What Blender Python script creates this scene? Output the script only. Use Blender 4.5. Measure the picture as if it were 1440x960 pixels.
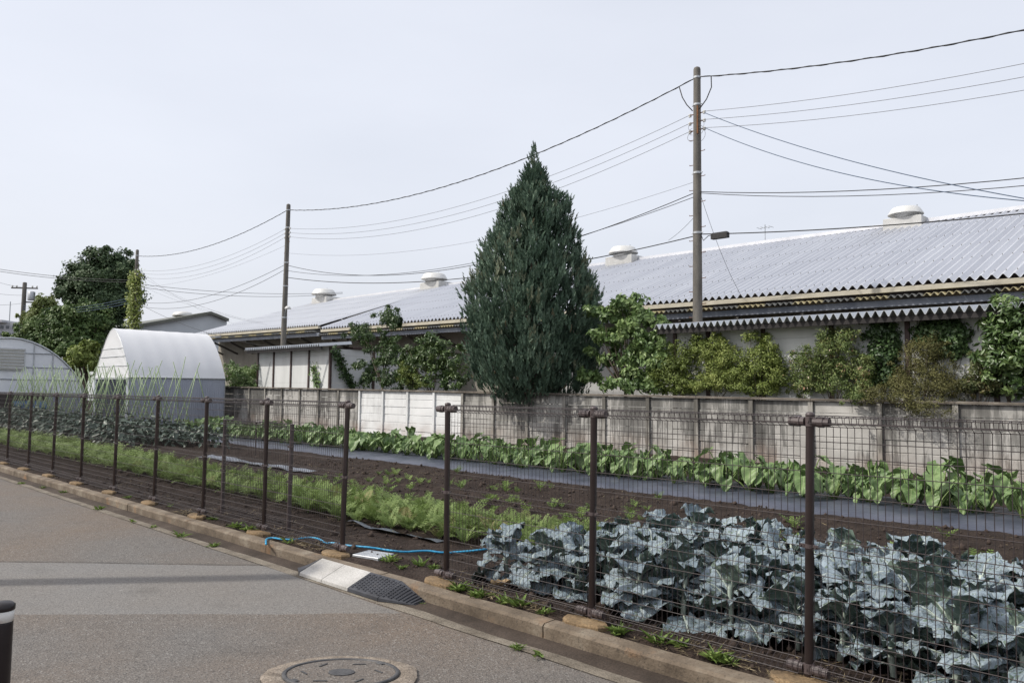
import bpy, math, random
import numpy as np
from math import sin, cos, pi, radians, sqrt, atan2
from mathutils import Matrix, Vector, noise as mn

for o in list(bpy.data.objects): bpy.data.objects.remove(o, do_unlink=True)
scn = bpy.context.scene
col = scn.collection
rng = np.random.default_rng(7)
random.seed(7)

# ------------------------------------------------------------------ camera
TH, PH, RO, FPX, H = .7835, .0646, .0125, 1126.0, 1.602
fx_, fy_ = -cos(TH), sin(TH)
F = np.array([cos(PH)*fx_, cos(PH)*fy_, sin(PH)]); R0 = np.array([fy_, -fx_, 0.]); U0 = np.cross(R0, F)
R = cos(RO)*R0+sin(RO)*U0; U = -sin(RO)*R0+cos(RO)*U0
cam = bpy.data.cameras.new('camera'); co = bpy.data.objects.new('camera', cam); col.objects.link(co)
cam.sensor_width = 36; cam.lens = 36*FPX/1440; cam.clip_start = .05; cam.clip_end = 6000
co.matrix_world = Matrix(((R[0], U[0], -F[0], 0), (R[1], U[1], -F[1], 0), (R[2], U[2], -F[2], H), (0, 0, 0, 1)))
scn.camera = co

# ------------------------------------------------------------------ sky, sun, exposure
SUN_EL = radians(45); LX, LY = .59, .807          # light travels towards +x, +y
w = bpy.data.worlds.new('World'); scn.world = w; w.use_nodes = True
nt = w.node_tree; nt.nodes.clear()
sk = nt.nodes.new('ShaderNodeTexSky'); sk.sky_type = 'NISHITA'; sk.sun_disc = False
sk.sun_elevation = SUN_EL; sk.sun_rotation = atan2(-LX, -LY)
sk.air_density = 1.0; sk.dust_density = 6.0; sk.ozone_density = 1.0; sk.altitude = 0
hz = nt.nodes.new('ShaderNodeMixRGB'); hz.inputs[0].default_value = .66
hz.inputs[2].default_value = (8.5, 8.75, 9.5, 1)        # thin even white haze over the blue
bg = nt.nodes.new('ShaderNodeBackground'); bg.inputs[1].default_value = .094
ou = nt.nodes.new('ShaderNodeOutputWorld')
tc = nt.nodes.new('ShaderNodeTexCoord'); cm = nt.nodes.new('ShaderNodeMapping'); cm.inputs['Scale'].default_value = (1.6, 1.6, 5.0)
cn = nt.nodes.new('ShaderNodeTexNoise'); cn.inputs['Scale'].default_value = 1.5; cn.inputs['Detail'].default_value = 5
mr = nt.nodes.new('ShaderNodeMapRange'); mr.inputs[1].default_value = .3; mr.inputs[2].default_value = .75; mr.inputs[3].default_value = .63; mr.inputs[4].default_value = .71
nt.links.new(tc.outputs['Generated'], cm.inputs[0]); nt.links.new(cm.outputs[0], cn.inputs['Vector']); nt.links.new(cn.outputs['Fac'], mr.inputs[0]); nt.links.new(mr.outputs[0], hz.inputs[0])
nt.links.new(sk.outputs[0], hz.inputs[1]); nt.links.new(hz.outputs[0], bg.inputs[0]); nt.links.new(bg.outputs[0], ou.inputs[0])
sl = bpy.data.lights.new('sun', 'SUN'); sl.energy = 2.6; sl.angle = radians(.6); sl.color = (1, .95, .87)
so = bpy.data.objects.new('sun', sl); col.objects.link(so)
so.rotation_euler = Vector((LX*cos(SUN_EL), LY*cos(SUN_EL), -sin(SUN_EL))).to_track_quat('-Z', 'Y').to_euler()
so.location = (-20, -30, 40)
vs = scn.view_settings; vs.view_transform = 'Standard'; vs.look = 'None'; vs.gamma = 1; vs.exposure = .42
vs.use_curve_mapping = False
scn.render.resolution_x = 1024; scn.render.resolution_y = 682

# ------------------------------------------------------------------ pixel helpers (direction only, distance from a plane)
def ray(u, v): return F+R*((u-720)/FPX)-U*((v-480)/FPX)
def onz(u, v, z):
    d = ray(u, v); return d*((z-H)/d[2])+np.array([0, 0, H])
def ony(u, v, y):
    d = ray(u, v); return d*(y/d[1])+np.array([0, 0, H])
def onx(u, v, x):
    d = ray(u, v); return d*(x/d[0])+np.array([0, 0, H])
def atZ(u, v, Z): return ray(u, v)*Z+np.array([0, 0, H])

# ------------------------------------------------------------------ materials
def N(t, kind, **kw):
    n = t.nodes.new(kind)
    for k, v in kw.items(): setattr(n, k, v)
    return n
def ramp(t, fac, stops):
    r = N(t, 'ShaderNodeValToRGB'); e = r.color_ramp.elements
    while len(e) > 1: e.remove(e[-1])
    for i, (p, c) in enumerate(stops):
        if i == 0: q = e[0]; q.position = p
        else: q = e.new(p)
        q.color = (c[0], c[1], c[2], 1) if hasattr(c, '__len__') else (c, c, c, 1)
    t.links.new(fac, r.inputs[0]); return r.outputs[0]
def newmat(name):
    m = bpy.data.materials.new(name); m.use_nodes = True
    t = m.node_tree; b = t.nodes['Principled BSDF']; return m, t, b
def coords(t, mode='world', scale=(1, 1, 1)):
    if mode == 'world': o = N(t, 'ShaderNodeNewGeometry').outputs['Position']
    else: o = N(t, 'ShaderNodeTexCoord').outputs['Object']
    mp = N(t, 'ShaderNodeMapping'); mp.inputs['Scale'].default_value = scale
    t.links.new(o, mp.inputs[0]); return mp.outputs[0]
def noise(t, vec, scale, detail=4, rough=.55):
    n = N(t, 'ShaderNodeTexNoise'); n.inputs['Scale'].default_value = scale
    n.inputs['Detail'].default_value = detail; n.inputs['Roughness'].default_value = rough
    t.links.new(vec, n.inputs['Vector']); return n.outputs['Fac']
def mix(t, a, b, fac, mode='MIX'):
    m = N(t, 'ShaderNodeMixRGB', blend_type=mode)
    for i, x in ((1, a), (2, b)):
        if hasattr(x, 'is_linked'): t.links.new(x, m.inputs[i])
        else: m.inputs[i].default_value = (*x, 1)
    if hasattr(fac, 'is_linked'): t.links.new(fac, m.inputs[0])
    else: m.inputs[0].default_value = fac
    return m.outputs[0]
def math_(t, op, a, b=0.):
    m = N(t, 'ShaderNodeMath', operation=op)
    for i, x in ((0, a), (1, b)):
        if hasattr(x, 'is_linked'): t.links.new(x, m.inputs[i])
        else: m.inputs[i].default_value = x
    return m.outputs[0]
def bump(t, b, h, strength=.3, dist=.01):
    n = N(t, 'ShaderNodeBump'); n.inputs['Strength'].default_value = strength; n.inputs['Distance'].default_value = dist
    t.links.new(h, n.inputs['Height']); t.links.new(n.outputs[0], b.inputs['Normal'])
def surf(name, stops, scale=3, rough=.8, bscale=40, bstr=.3, bdist=.008, metal=0, spec=.4, mode='world', stretch=(1, 1, 1), fine=0., detail=5):
    m, t, b = newmat(name)
    v = coords(t, mode, stretch)
    c = ramp(t, noise(t, v, scale, detail, .6), stops)
    if fine:
        c = mix(t, c, (0, 0, 0), ramp(t, noise(t, v, bscale*1.3, 3), [(.35, fine), (.6, 0)]))
    t.links.new(c, b.inputs['Base Color'])
    b.inputs['Roughness'].default_value = rough; b.inputs['Metallic'].default_value = metal
    b.inputs['Specular IOR Level'].default_value = spec
    if bstr: bump(t, b, noise(t, coords(t, mode), bscale, 4), bstr, bdist)
    return m
def leafmat(name, stops, rough=.5, spec=.35, trans=.18, rnd=.25):
    m, t, b = newmat(name)
    a = N(t, 'ShaderNodeAttribute', attribute_name='tint')
    oi = N(t, 'ShaderNodeObjectInfo')
    f = math_(t, 'ADD', a.outputs['Fac'], math_(t, 'MULTIPLY', math_(t, 'SUBTRACT', oi.outputs['Random'], .5), rnd))
    c = ramp(t, f, stops); t.links.new(c, b.inputs['Base Color'])
    b.inputs['Roughness'].default_value = rough; b.inputs['Specular IOR Level'].default_value = spec
    if trans:
        tr = N(t, 'ShaderNodeBsdfTranslucent'); t.links.new(mix(t, c, (1.0, 1.0, .5), .0), tr.inputs[0])
        mx = N(t, 'ShaderNodeMixShader'); mx.inputs[0].default_value = trans
        t.links.new(b.outputs[0], mx.inputs[1]); t.links.new(tr.outputs[0], mx.inputs[2])
        t.links.new(mx.outputs[0], t.nodes['Material Output'].inputs[0])
    return m
def veinleaf(name, c1, c2, vein, nv=6, rough=.5, spec=.35, trans=.12, bs=.25, puck=22):
    """broad leaf: UV u = across (0..1), v = along; pale midrib and side veins, blistered relief"""
    m, t, b = newmat(name)
    uv = N(t, 'ShaderNodeUVMap'); sp = N(t, 'ShaderNodeSeparateXYZ'); t.links.new(uv.outputs[0], sp.inputs[0])
    a = math_(t, 'ABSOLUTE', math_(t, 'SUBTRACT', sp.outputs[0], .5))
    ph = math_(t, 'FRACT', math_(t, 'MULTIPLY', math_(t, 'SUBTRACT', sp.outputs[1], math_(t, 'MULTIPLY', a, .55)), nv))
    sv = math_(t, 'ABSOLUTE', math_(t, 'SUBTRACT', ph, .5))
    svm = ramp(t, sv, [(.0, .75), (.09, 0)]); mid = ramp(t, a, [(.012, 1), (.045, 0)])
    vm = math_(t, 'MAXIMUM', svm, mid)
    oi = N(t, 'ShaderNodeObjectInfo')
    ob = N(t, 'ShaderNodeTexCoord').outputs['Object']
    n = noise(t, ob, 9, 4)
    f = math_(t, 'ADD', n, math_(t, 'MULTIPLY', math_(t, 'SUBTRACT', oi.outputs['Random'], .5), .5))
    c = ramp(t, f, [(.3, c1), (.7, c2)])
    c = mix(t, c, vein, math_(t, 'MULTIPLY', vm, .6)); t.links.new(c, b.inputs['Base Color'])
    b.inputs['Roughness'].default_value = rough; b.inputs['Specular IOR Level'].default_value = spec
    hgt = math_(t, 'SUBTRACT', noise(t, ob, puck, 2), math_(t, 'MULTIPLY', vm, .5))
    bump(t, b, hgt, bs, .02)
    if trans:
        tr = N(t, 'ShaderNodeBsdfTranslucent'); t.links.new(c, tr.inputs[0])
        mx = N(t, 'ShaderNodeMixShader'); mx.inputs[0].default_value = trans
        t.links.new(b.outputs[0], mx.inputs[1]); t.links.new(tr.outputs[0], mx.inputs[2])
        t.links.new(mx.outputs[0], t.nodes['Material Output'].inputs[0])
    return m

M = {}
def asphalt(name, base, brown, amount, gr=1.0):
    m, t, b = newmat(name); v = coords(t)
    c = mix(t, base, brown, ramp(t, noise(t, v, .45, 5), [(.35, 0), (.7, amount)]))
    vo = N(t, 'ShaderNodeTexVoronoi'); vo.inputs['Scale'].default_value = 95; t.links.new(v, vo.inputs['Vector'])
    hs = N(t, 'ShaderNodeSeparateColor'); t.links.new(vo.outputs['Color'], hs.inputs[0])
    c = mix(t, c, (.34, .33, .31), ramp(t, hs.outputs[0], [(.8, 0), (1, .34*gr)]))
    c = mix(t, c, (.03, .03, .03), ramp(t, hs.outputs[1], [(.62, 0), (1, .42*gr)]))
    c = mix(t, c, (.5, .47, .43), ramp(t, noise(t, v, 17, 3), [(.70, 0), (.78, .28)]))
    c = mix(t, c, (.05, .045, .04), ramp(t, noise(t, v, 1.7, 6, .7), [(.56, 0), (.8, .4)]))
    t.links.new(c, b.inputs['Base Color']); b.inputs['Roughness'].default_value = .85
    b.inputs['Specular IOR Level'].default_value = .3
    bump(t, b, vo.outputs['Distance'], .4*gr, .006*gr)
    return m
M['asphalt'] = asphalt('asphalt', (.136, .127, .118), (.150, .118, .092), 1.0, 1.35)
M['asphalt_patch'] = asphalt('asphalt_patch', (.172, .169, .165), (.165, .148, .13), .8)
M['seam'] = surf('tar_seam', [(.3, (.03, .03, .03)), (.7, (.08, .08, .075))], 6)
M['soil'] = surf('field_soil', [(.25, (.019, .0135, .011)), (.5, (.040, .029, .0235)), (.75, (.072, .054, .044))], 3.2, .95, 34, .9, .03, fine=.5, spec=.15, detail=8)
M['ground'] = surf('ground_earth', [(.3, (.09, .085, .07)), (.7, (.16, .15, .12))], .2, .95, 3, .2)
M['dirt'] = surf('gutter_dirt', [(.3, (.035, .025, .018)), (.6, (.07, .052, .04)), (.8, (.13, .11, .085))], 3, .95, 60, .6, fine=.4)
M['lip'] = surf('gutter_concrete', [(.3, (.12, .10, .075)), (.55, (.22, .19, .15)), (.8, (.3, .27, .22))], 4, .9, 70, .5, fine=.5)
def kerbmat():
    m, t, b = newmat('kerb_concrete'); v = coords(t)
    c = ramp(t, noise(t, v, 3, 6, .65), [(.3, (.075, .056, .038)), (.5, (.15, .117, .084)), (.72, (.26, .225, .175))])
    c = mix(t, c, (.34, .16, .05), ramp(t, noise(t, v, 2.1, 5), [(.58, 0), (.72, .55)]))
    c = mix(t, c, (.03, .025, .02), ramp(t, noise(t, v, 55, 3), [(.55, 0), (.7, .6)]))
    t.links.new(c, b.inputs['Base Color']); b.inputs['Roughness'].default_value = .9
    bump(t, b, noise(t, v, 60, 4), .6, .01); return m
M['kerb'] = kerbmat()
M['foot'] = surf('footing_stone', [(.3, (.12, .085, .05)), (.55, (.24, .165, .09)), (.8, (.34, .26, .16))], 6, .9, 60, .5, fine=.4)
def wallmat(name, a, b_, stain, amt, seed):
    m, t, b = newmat(name); v = coords(t)
    vz = coords(t, 'world', (5.5, 5.5, .55))
    c = ramp(t, noise(t, v, 1.5, 5, .6), [(.3, a), (.7, b_)])
    sp = N(t, 'ShaderNodeSeparateXYZ'); t.links.new(N(t, 'ShaderNodeNewGeometry').outputs['Position'], sp.inputs[0])
    hi = ramp(t, math_(t, 'DIVIDE', sp.outputs[2], 1.7), [(.1, .0), (.5, .25), (.8, .5), (1, 1)])
    s = math_(t, 'ADD', math_(t, 'MULTIPLY', noise(t, vz, 1.0, 7, .75), .9), math_(t, 'MULTIPLY', noise(t, coords(t, 'world', (1, 1, .6)), .55+seed, 4, .6), 1.1))
    s = math_(t, 'ADD', s, math_(t, 'MULTIPLY', hi, .17))
    c = mix(t, c, stain, ramp(t, math_(t, 'MULTIPLY', s, .5), [(.565-amt*.085, 0), (.60-amt*.085, min(1, .2+amt*.45)), (.68-amt*.085, min(1, .4+amt*.55))]))
    c = mix(t, c, (.60, .58, .54), ramp(t, noise(t, coords(t, 'world', (9, 9, 1.2)), 2.2, 6, .8), [(.60, 0), (.72, .35)]))
    c = mix(t, c, (.27, .17, .12), math_(t, 'MULTIPLY', ramp(t, noise(t, v, 1.1, 4), [(.4, 0), (.7, .5)]), ramp(t, sp.outputs[2], [(.15, 1), (.6, 0)])))
    t.links.new(c, b.inputs['Base Color']); b.inputs['Roughness'].default_value = .9
    b.inputs['Specular IOR Level'].default_value = .2
    bump(t, b, noise(t, v, 45, 4), .25, .01); return m
M['wall'] = wallmat('wall_concrete', (.285, .278, .26), (.47, .46, .435), (.05, .049, .046), .8, .0)
M['wall_white'] = wallmat('wall_white_paint', (.62, .63, .63), (.74, .75, .75), (.20, .20, .19), -.15, .07)
M['wall_post'] = wallmat('wall_post_concrete', (.22, .21, .19), (.38, .365, .335), (.05, .047, .04), .7, .03)
M['wall_cap'] = surf('wall_cap_concrete', [(.3, (.06, .052, .042)), (.55, (.15, .13, .11)), (.8, (.26, .24, .2))], 2.5, .95, 40, .4)
M['fence'] = surf('fence_brown_coating', [(.3, (.055, .041, .041)), (.7, (.085, .066, .065))], 5, .42, 90, .05, spec=.5)
M['fence_wire'] = surf('fence_wire_coating', [(.3, (.030, .022, .022)), (.7, (.05, .039, .039))], 5, .5, 90, 0, spec=.4)
M['bollard'] = surf('bollard_brown', [(.3, (.012, .009, .010)), (.7, (.022, .016, .017))], 8, .4, 80, .04, mode='obj')
M['white_band'] = surf('reflective_band', [(.3, (.45, .38, .3)), (.5, (.72, .72, .7)), (.8, (.78, .78, .77))], 14, .5, 80, .05, mode='obj')
M['iron'] = surf('cast_iron', [(.3, (.055, .055, .058)), (.7, (.11, .108, .108))], 20, .6, 60, .3, metal=.4)
M['collar'] = surf('manhole_collar', [(.3, (.16, .13, .10)), (.55, (.30, .25, .20)), (.8, (.42, .37, .31))], 14, .9, 75, .8, fine=.6)
M['rubber'] = surf('ramp_rubber', [(.3, (.022, .023, .028)), (.6, (.045, .048, .058)), (.8, (.09, .085, .08))], 7, .7, 60, .2)
M['ramp'] = surf('ramp_concrete', [(.25, (.30, .29, .27)), (.5, (.43, .42, .40)), (.75, (.52, .51, .49))], 3, .8, 70, .3, fine=.25)
M['hose'] = surf('hose_blue', [(.42, (.02, .22, .42)), (.58, (.05, .36, .58))], 30, .35, 60, .05)
M['steel'] = surf('galvanised_steel', [(.3, (.34, .36, .38)), (.7, (.52, .54, .56))], 9, .45, 60, .1, metal=.5, mode='obj')
M['film'] = surf('mulch_film', [(.3, (.028, .033, .050)), (.5, (.045, .051, .074)), (.75, (.075, .08, .105))], 2.2, .45, 5, .5, .05, spec=.6)
M['greysheet'] = surf('plastic_sheet', [(.3, (.07, .08, .10)), (.7, (.16, .175, .21))], 3, .4, 7, .5, .04, spec=.6)
def brocmat(): return veinleaf('broccoli_leaf', (.165, .212, .245), (.27, .33, .37), (.52, .58, .54), 6, .5, .3, .05, .8, 26)
M['broc'] = brocmat()
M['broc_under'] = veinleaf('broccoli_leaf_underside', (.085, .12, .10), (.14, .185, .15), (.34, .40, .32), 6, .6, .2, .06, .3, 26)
M['broc_rib'] = surf('broccoli_rib', [(.3, (.34, .40, .34)), (.7, (.48, .54, .47))], 9, .5, 40, .1, mode='obj')
M['taro'] = veinleaf('taro_leaf', (.09, .155, .05), (.18, .265, .10), (.30, .37, .18), 5, .42, .4, .14, .25, 9)
M['taro_stalk'] = surf('taro_stalk', [(.3, (.13, .20, .06)), (.7, (.22, .30, .10))], 6, .5, 40, .05, mode='obj')
M['egg'] = leafmat('eggplant_leaf', [(.1, (.030, .052, .034)), (.55, (.066, .10, .072)), (.9, (.14, .18, .145))], .42, .5, .06)
M['carrot'] = leafmat('carrot_frond', [(.05, (.29, .25, .12)), (.18, (.13, .185, .055)), (.55, (.215, .295, .095)), (.95, (.37, .46, .20))], .6, .25, .3)
M['weed'] = leafmat('weed_leaf', [(.05, (.08, .12, .03)), (.5, (.14, .22, .05)), (.95, (.24, .32, .09))], .55, .3, .25)
M['straw'] = leafmat('dry_straw', [(.05, (.10, .075, .045)), (.5, (.19, .15, .09)), (.95, (.30, .25, .16))], .8, .2, .1)
M['clod'] = surf('soil_clod', [(.3, (.025, .017, .013)), (.7, (.07, .05, .04))], 8, .95, 60, .4, mode='obj')
M['cypress'] = leafmat('cypress_scale_leaf', [(.05, (.040, .066, .044)), (.5, (.094, .150, .104)), (.86, (.18, .255, .185)), (.98, (.19, .165, .10))], .6, .25, .06)
M['dkleaf'] = leafmat('glossy_evergreen_leaf', [(.05, (.032, .060, .020)), (.5, (.072, .125, .038)), (.95, (.17, .24, .08))], .35, .5, .12)
M['maple'] = leafmat('maple_leaf', [(.05, (.07, .125, .042)), (.5, (.15, .235, .08)), (.95, (.30, .39, .16))], .42, .45, .22)
M['yellowgreen'] = leafmat('yellow_green_leaf', [(.05, (.10, .135, .03)), (.5, (.20, .255, .065)), (.95, (.36, .40, .13))], .5, .3, .2)
M['nandina'] = leafmat('nandina_leaf', [(.05, (.065, .105, .03)), (.55, (.155, .205, .065)), (.80, (.23, .24, .09)), (.88, (.38, .18, .12)), (.93, (.55, .47, .36))], .5, .3, .15)
M['ivy'] = leafmat('ivy_leaf', [(.05, (.030, .06, .022)), (.5, (.066, .115, .042)), (.95, (.15, .22, .095))], .4, .45, .08)
M['dry'] = leafmat('olive_brown_leaf', [(.05, (.07, .07, .025)), (.5, (.14, .138, .05)), (.95, (.24, .225, .095))], .6, .25, .12)
M['bronze'] = leafmat('bronze_leaf', [(.05, (.045, .06, .02)), (.5, (.085, .11, .04)), (.8, (.15, .15, .055)), (.95, (.2, .13, .06))], .45, .4, .12)
M['fartree'] = leafmat('zelkova_leaf', [(.05, (.024, .042, .020)), (.5, (.052, .088, .040)), (.95, (.10, .15, .068))], .55, .3, .08)
M['midtree'] = leafmat('grove_leaf', [(.05, (.036, .068, .022)), (.5, (.085, .14, .042)), (.95, (.18, .24, .08))], .5, .3, .14)
M['bamboo'] = leafmat('pale_bamboo_leaf', [(.05, (.10, .14, .04)), (.5, (.17, .21, .07)), (.95, (.28, .31, .12))], .5, .3, .2)
M['bark'] = surf('bark', [(.3, (.05, .038, .028)), (.7, (.13, .105, .08))], 8, .9, 30, .6, stretch=(1, 1, .25))
M['stake'] = surf('stake_green', [(.3, (.20, .29, .15)), (.7, (.36, .44, .26))], 6, .5, 30, .05, mode='obj')
M['pole'] = surf('pole_concrete', [(.3, (.105, .098, .088)), (.55, (.16, .15, .135)), (.8, (.21, .2, .18))], 2.2, .9, 40, .25, stretch=(2, 2, .5), fine=.25)
M['rust'] = surf('rusty_steel', [(.3, (.10, .045, .02)), (.7, (.22, .10, .045))], 12, .85, 60, .3)
M['cable'] = surf('cable_black', [(.3, (.012, .012, .013)), (.7, (.03, .03, .032))], 20, .6, 60, 0)
M['wire'] = surf('wire_grey', [(.3, (.10, .10, .11)), (.7, (.17, .17, .18))], 20, .6, 60, 0)
M['bluewire'] = surf('wire_blue', [(.3, (.03, .06, .11)), (.7, (.06, .10, .17))], 20, .6, 60, 0)
M['porcelain'] = surf('insulator', [(.3, (.55, .55, .53)), (.7, (.7, .7, .68))], 20, .3, 60, 0)
def roofmat(name, a, b_, rough, metal):
    m, t, b = newmat(name); v = coords(t)
    c = ramp(t, noise(t, coords(t, 'world', (1.2, .12, .12)), 1.6, 5), [(.3, a), (.7, b_)])
    c = mix(t, c, (.22, .2, .18), ramp(t, noise(t, v, 3.3, 6, .7), [(.62, 0), (.8, .35)]))
    t.links.new(c, b.inputs['Base Color']); b.inputs['Roughness'].default_value = rough; b.inputs['Metallic'].default_value = metal
    return m
M['roof'] = roofmat('folded_plate_roof', (.52, .535, .575), (.62, .635, .67), .58, .72)
M['roof_white'] = roofmat('pale_folded_roof', (.62, .63, .655), (.72, .73, .745), .46, .6)
M['shedroof'] = roofmat('shed_roof_sheet', (.46, .48, .50), (.58, .6, .62), .4, .3)
M['gutter'] = surf('cream_gutter', [(.3, (.36, .33, .26)), (.7, (.50, .47, .39))], 2, .6, 30, .1)
M['sheet_cream'] = surf('awning_cream', [(.3, (.42, .36, .20)), (.7, (.58, .53, .36))], 3, .6, 30, .1)
M['sheet_grey'] = surf('awning_grey', [(.3, (.16, .165, .16)), (.7, (.26, .265, .26))], 3, .6, 30, .1)
M['beam'] = surf('blue_grey_beam', [(.3, (.13, .15, .19)), (.7, (.23, .25, .29))], 2, .6, 30, .1)
M['strut'] = surf('dark_strut', [(.3, (.06, .055, .05)), (.7, (.1, .095, .085))], 2, .7, 30, .1)
M['barnwall'] = surf('barn_siding', [(.3, (.22, .205, .17)), (.7, (.32, .30, .26))], 1.2, .8, 30, .1, stretch=(1, 1, .3))
M['barnpale'] = surf('barn_pale_panel', [(.3, (.36, .36, .35)), (.7, (.46, .46, .45))], 1.2, .8, 30, .1, stretch=(1, 1, .3))
M['brownsteel'] = surf('brown_steel', [(.3, (.045, .028, .026)), (.7, (.085, .055, .05))], 5, .6, 40, .1)
M['fascia'] = surf('dark_fascia', [(.3, (.014, .012, .012)), (.7, (.03, .026, .026))], 5, .7, 40, .1)
M['shedwall'] = surf('shed_pale_siding', [(.25, (.52, .53, .52)), (.6, (.64, .65, .64)), (.85, (.70, .71, .70))], 1.6, .7, 30, .06, stretch=(1, 1, .25))
M['vent'] = surf('vent_white_metal', [(.3, (.54, .54, .52)), (.7, (.68, .68, .66))], 2, .45, 30, .05, metal=.15)
M['ventbase'] = surf('vent_curb_metal', [(.3, (.36, .36, .35)), (.7, (.52, .52, .51))], 2, .6, 30, .05)
M['vinyl'] = leafmat('greenhouse_film', [(.2, (.78, .79, .81)), (.8, (.86, .87, .88))], .35, .5, .18, 0)
M['clear'] = surf('greenhouse_clear_film', [(.3, (.60, .63, .68)), (.7, (.74, .76, .79))], 1.1, .3, 4, .25, .03, spec=.6)
M['ghside'] = surf('greenhouse_side_sheet', [(.3, (.30, .33, .40)), (.7, (.38, .41, .48))], 1.2, .45, 30, .05, stretch=(1, 1, .2))
M['dark'] = surf('interior_shade', [(.3, (.02, .02, .02)), (.7, (.05, .05, .048))], 2, .9, 30, 0)  # near-black colour stands in for the shade inside the greenhouses
M['tarp'] = surf('blue_tarp', [(.3, (.05, .12, .26)), (.7, (.1, .2, .36))], 2, .5, 9, .3)
M['greenroof'] = surf('olive_metal_roof', [(.3, (.115, .12, .10)), (.7, (.165, .17, .145))], .6, .6, 30, 0)
M['farwall'] = surf('far_wall_paint', [(.3, (.50, .53, .56)), (.7, (.58, .61, .64))], .6, .8, 30, 0)
M['apt'] = surf('apartment_render', [(.3, (.42, .43, .46)), (.7, (.52, .53, .56))], .6, .8, 30, 0)
M['glass'] = surf('dark_glass', [(.3, (.03, .035, .045)), (.7, (.06, .07, .085))], .6, .15, 30, 0, spec=.6)
M['deadleaf'] = surf('withered_leaf', [(.3, (.28, .19, .10)), (.7, (.44, .33, .2))], 30, .8, 60, .2, mode='obj')

# ------------------------------------------------------------------ mesh helpers
def wloc(o):
    v = Vector((0, 0, 0))
    while o is not None: v = v+o.location; o = o.parent
    return v
class MB:
    def __init__(s): s.v = []; s.f = []; s.m = []; s.n = 0; s.uv = None
    def add(s, V, Fc, mi=0):
        V = np.asarray(V, float).reshape(-1, 3); s.v.append(V)
        for f in Fc: s.f.append([i+s.n for i in f]); s.m.append(mi)
        s.n += len(V); return s
    def box(s, x0, x1, y0, y1, z0, z1, mi=0, bev=0.):
        if bev:
            V = []
            for z, d in ((z0, 0), (z1-bev, 0), (z1, bev)):
                V += [(x0+d, y0+d, z), (x1-d, y0+d, z), (x1-d, y1-d, z), (x0+d, y1-d, z)]
            Fc = [(3, 2, 1, 0), (8, 9, 10, 11)]
            for k in (0, 4):
                for i in range(4): j = (i+1) % 4; Fc.append((k+i, k+j, k+4+j, k+4+i))
            return s.add(V, Fc, mi)
        V = [(x, y, z) for z in (z0, z1) for x, y in ((x0, y0), (x1, y0), (x1, y1), (x0, y1))]
        return s.add(V, [(3, 2, 1, 0), (4, 5, 6, 7), (0, 1, 5, 4), (1, 2, 6, 5), (2, 3, 7, 6), (3, 0, 4, 7)], mi)
    def bar(s, a, b, w, h, mi=0, up=(0, 0, 1)):
        a = np.array(a, float); b = np.array(b, float); d = b-a; d /= np.linalg.norm(d)
        x = np.cross(d, up); x /= np.linalg.norm(x); y = np.cross(x, d)
        V = [p+sx*x*w/2+sy*y*h/2 for p in (a, b) for sx, sy in ((-1, -1), (1, -1), (1, 1), (-1, 1))]
        return s.add(V, [(0, 1, 2, 3), (7, 6, 5, 4), (1, 0, 4, 5), (2, 1, 5, 6), (3, 2, 6, 7), (0, 3, 7, 4)], mi)
    def tube(s, pts, r, n=6, mi=0, cap=True):
        pts = [np.array(p, float) for p in pts]; k = len(pts)
        rr = r if hasattr(r, '__len__') else [r]*k
        V = []; ref = None
        for i, p in enumerate(pts):
            d = pts[min(i+1, k-1)]-pts[max(i-1, 0)]; d = d/(np.linalg.norm(d)+1e-12)
            if ref is None:
                ref = np.cross(d, (0, 0, 1)) if abs(d[2]) < .9 else np.cross(d, (1, 0, 0))
            ref = ref-d*np.dot(ref, d); ref = ref/(np.linalg.norm(ref)+1e-12)
            b = np.cross(d, ref)
            for j in range(n):
                a = 2*pi*j/n; V.append(p+rr[i]*(cos(a)*ref+sin(a)*b))
        Fc = [(i*n+j, i*n+(j+1) % n, (i+1)*n+(j+1) % n, (i+1)*n+j) for i in range(k-1) for j in range(n)]
        if cap: Fc += [tuple(range(n))[::-1], tuple((k-1)*n+j for j in range(n))]
        return s.add(V, Fc, mi)
    def lathe(s, prof, c=(0, 0, 0), n=24, mi=0):
        V = [(c[0]+r*cos(2*pi*j/n), c[1]+r*sin(2*pi*j/n), c[2]+z) for r, z in prof for j in range(n)]
        k = len(prof)
        Fc = [(i*n+j, i*n+(j+1) % n, (i+1)*n+(j+1) % n, (i+1)*n+j) for i in range(k-1) for j in range(n)]
        Fc += [tuple(range(n))[::-1], tuple((k-1)*n+j for j in range(n))]
        return s.add(V, Fc, mi)
    def grid(s, P, mi=0):
        P = np.asarray(P); a, b = P.shape[:2]
        return s.add(P.reshape(-1, 3), [(i*b+j, i*b+j+1, (i+1)*b+j+1, (i+1)*b+j) for i in range(a-1) for j in range(b-1)], mi)
    def mesh(s, name, mats, off=(0, 0, 0), smooth=False):
        me = bpy.data.meshes.new(name)
        V = np.concatenate(s.v)-np.array(off)
        me.from_pydata(V.tolist(), [], s.f)
        if not isinstance(mats, (list, tuple)): mats = [mats]
        for m in mats: me.materials.append(M[m])
        if len(mats) > 1: me.polygons.foreach_set('material_index', s.m)
        if smooth: me.polygons.foreach_set('use_smooth', [True]*len(me.polygons))
        me.update(); return me
    def build(s, name, mats, parent=None, smooth=False, loc=None):
        off = wloc(parent) if parent else Vector(loc or (0, 0, 0))
        o = bpy.data.objects.new(name, s.mesh(name, mats, off, smooth)); col.objects.link(o)
        o.parent = parent
        if parent is None: o.location = off
        return o
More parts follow.
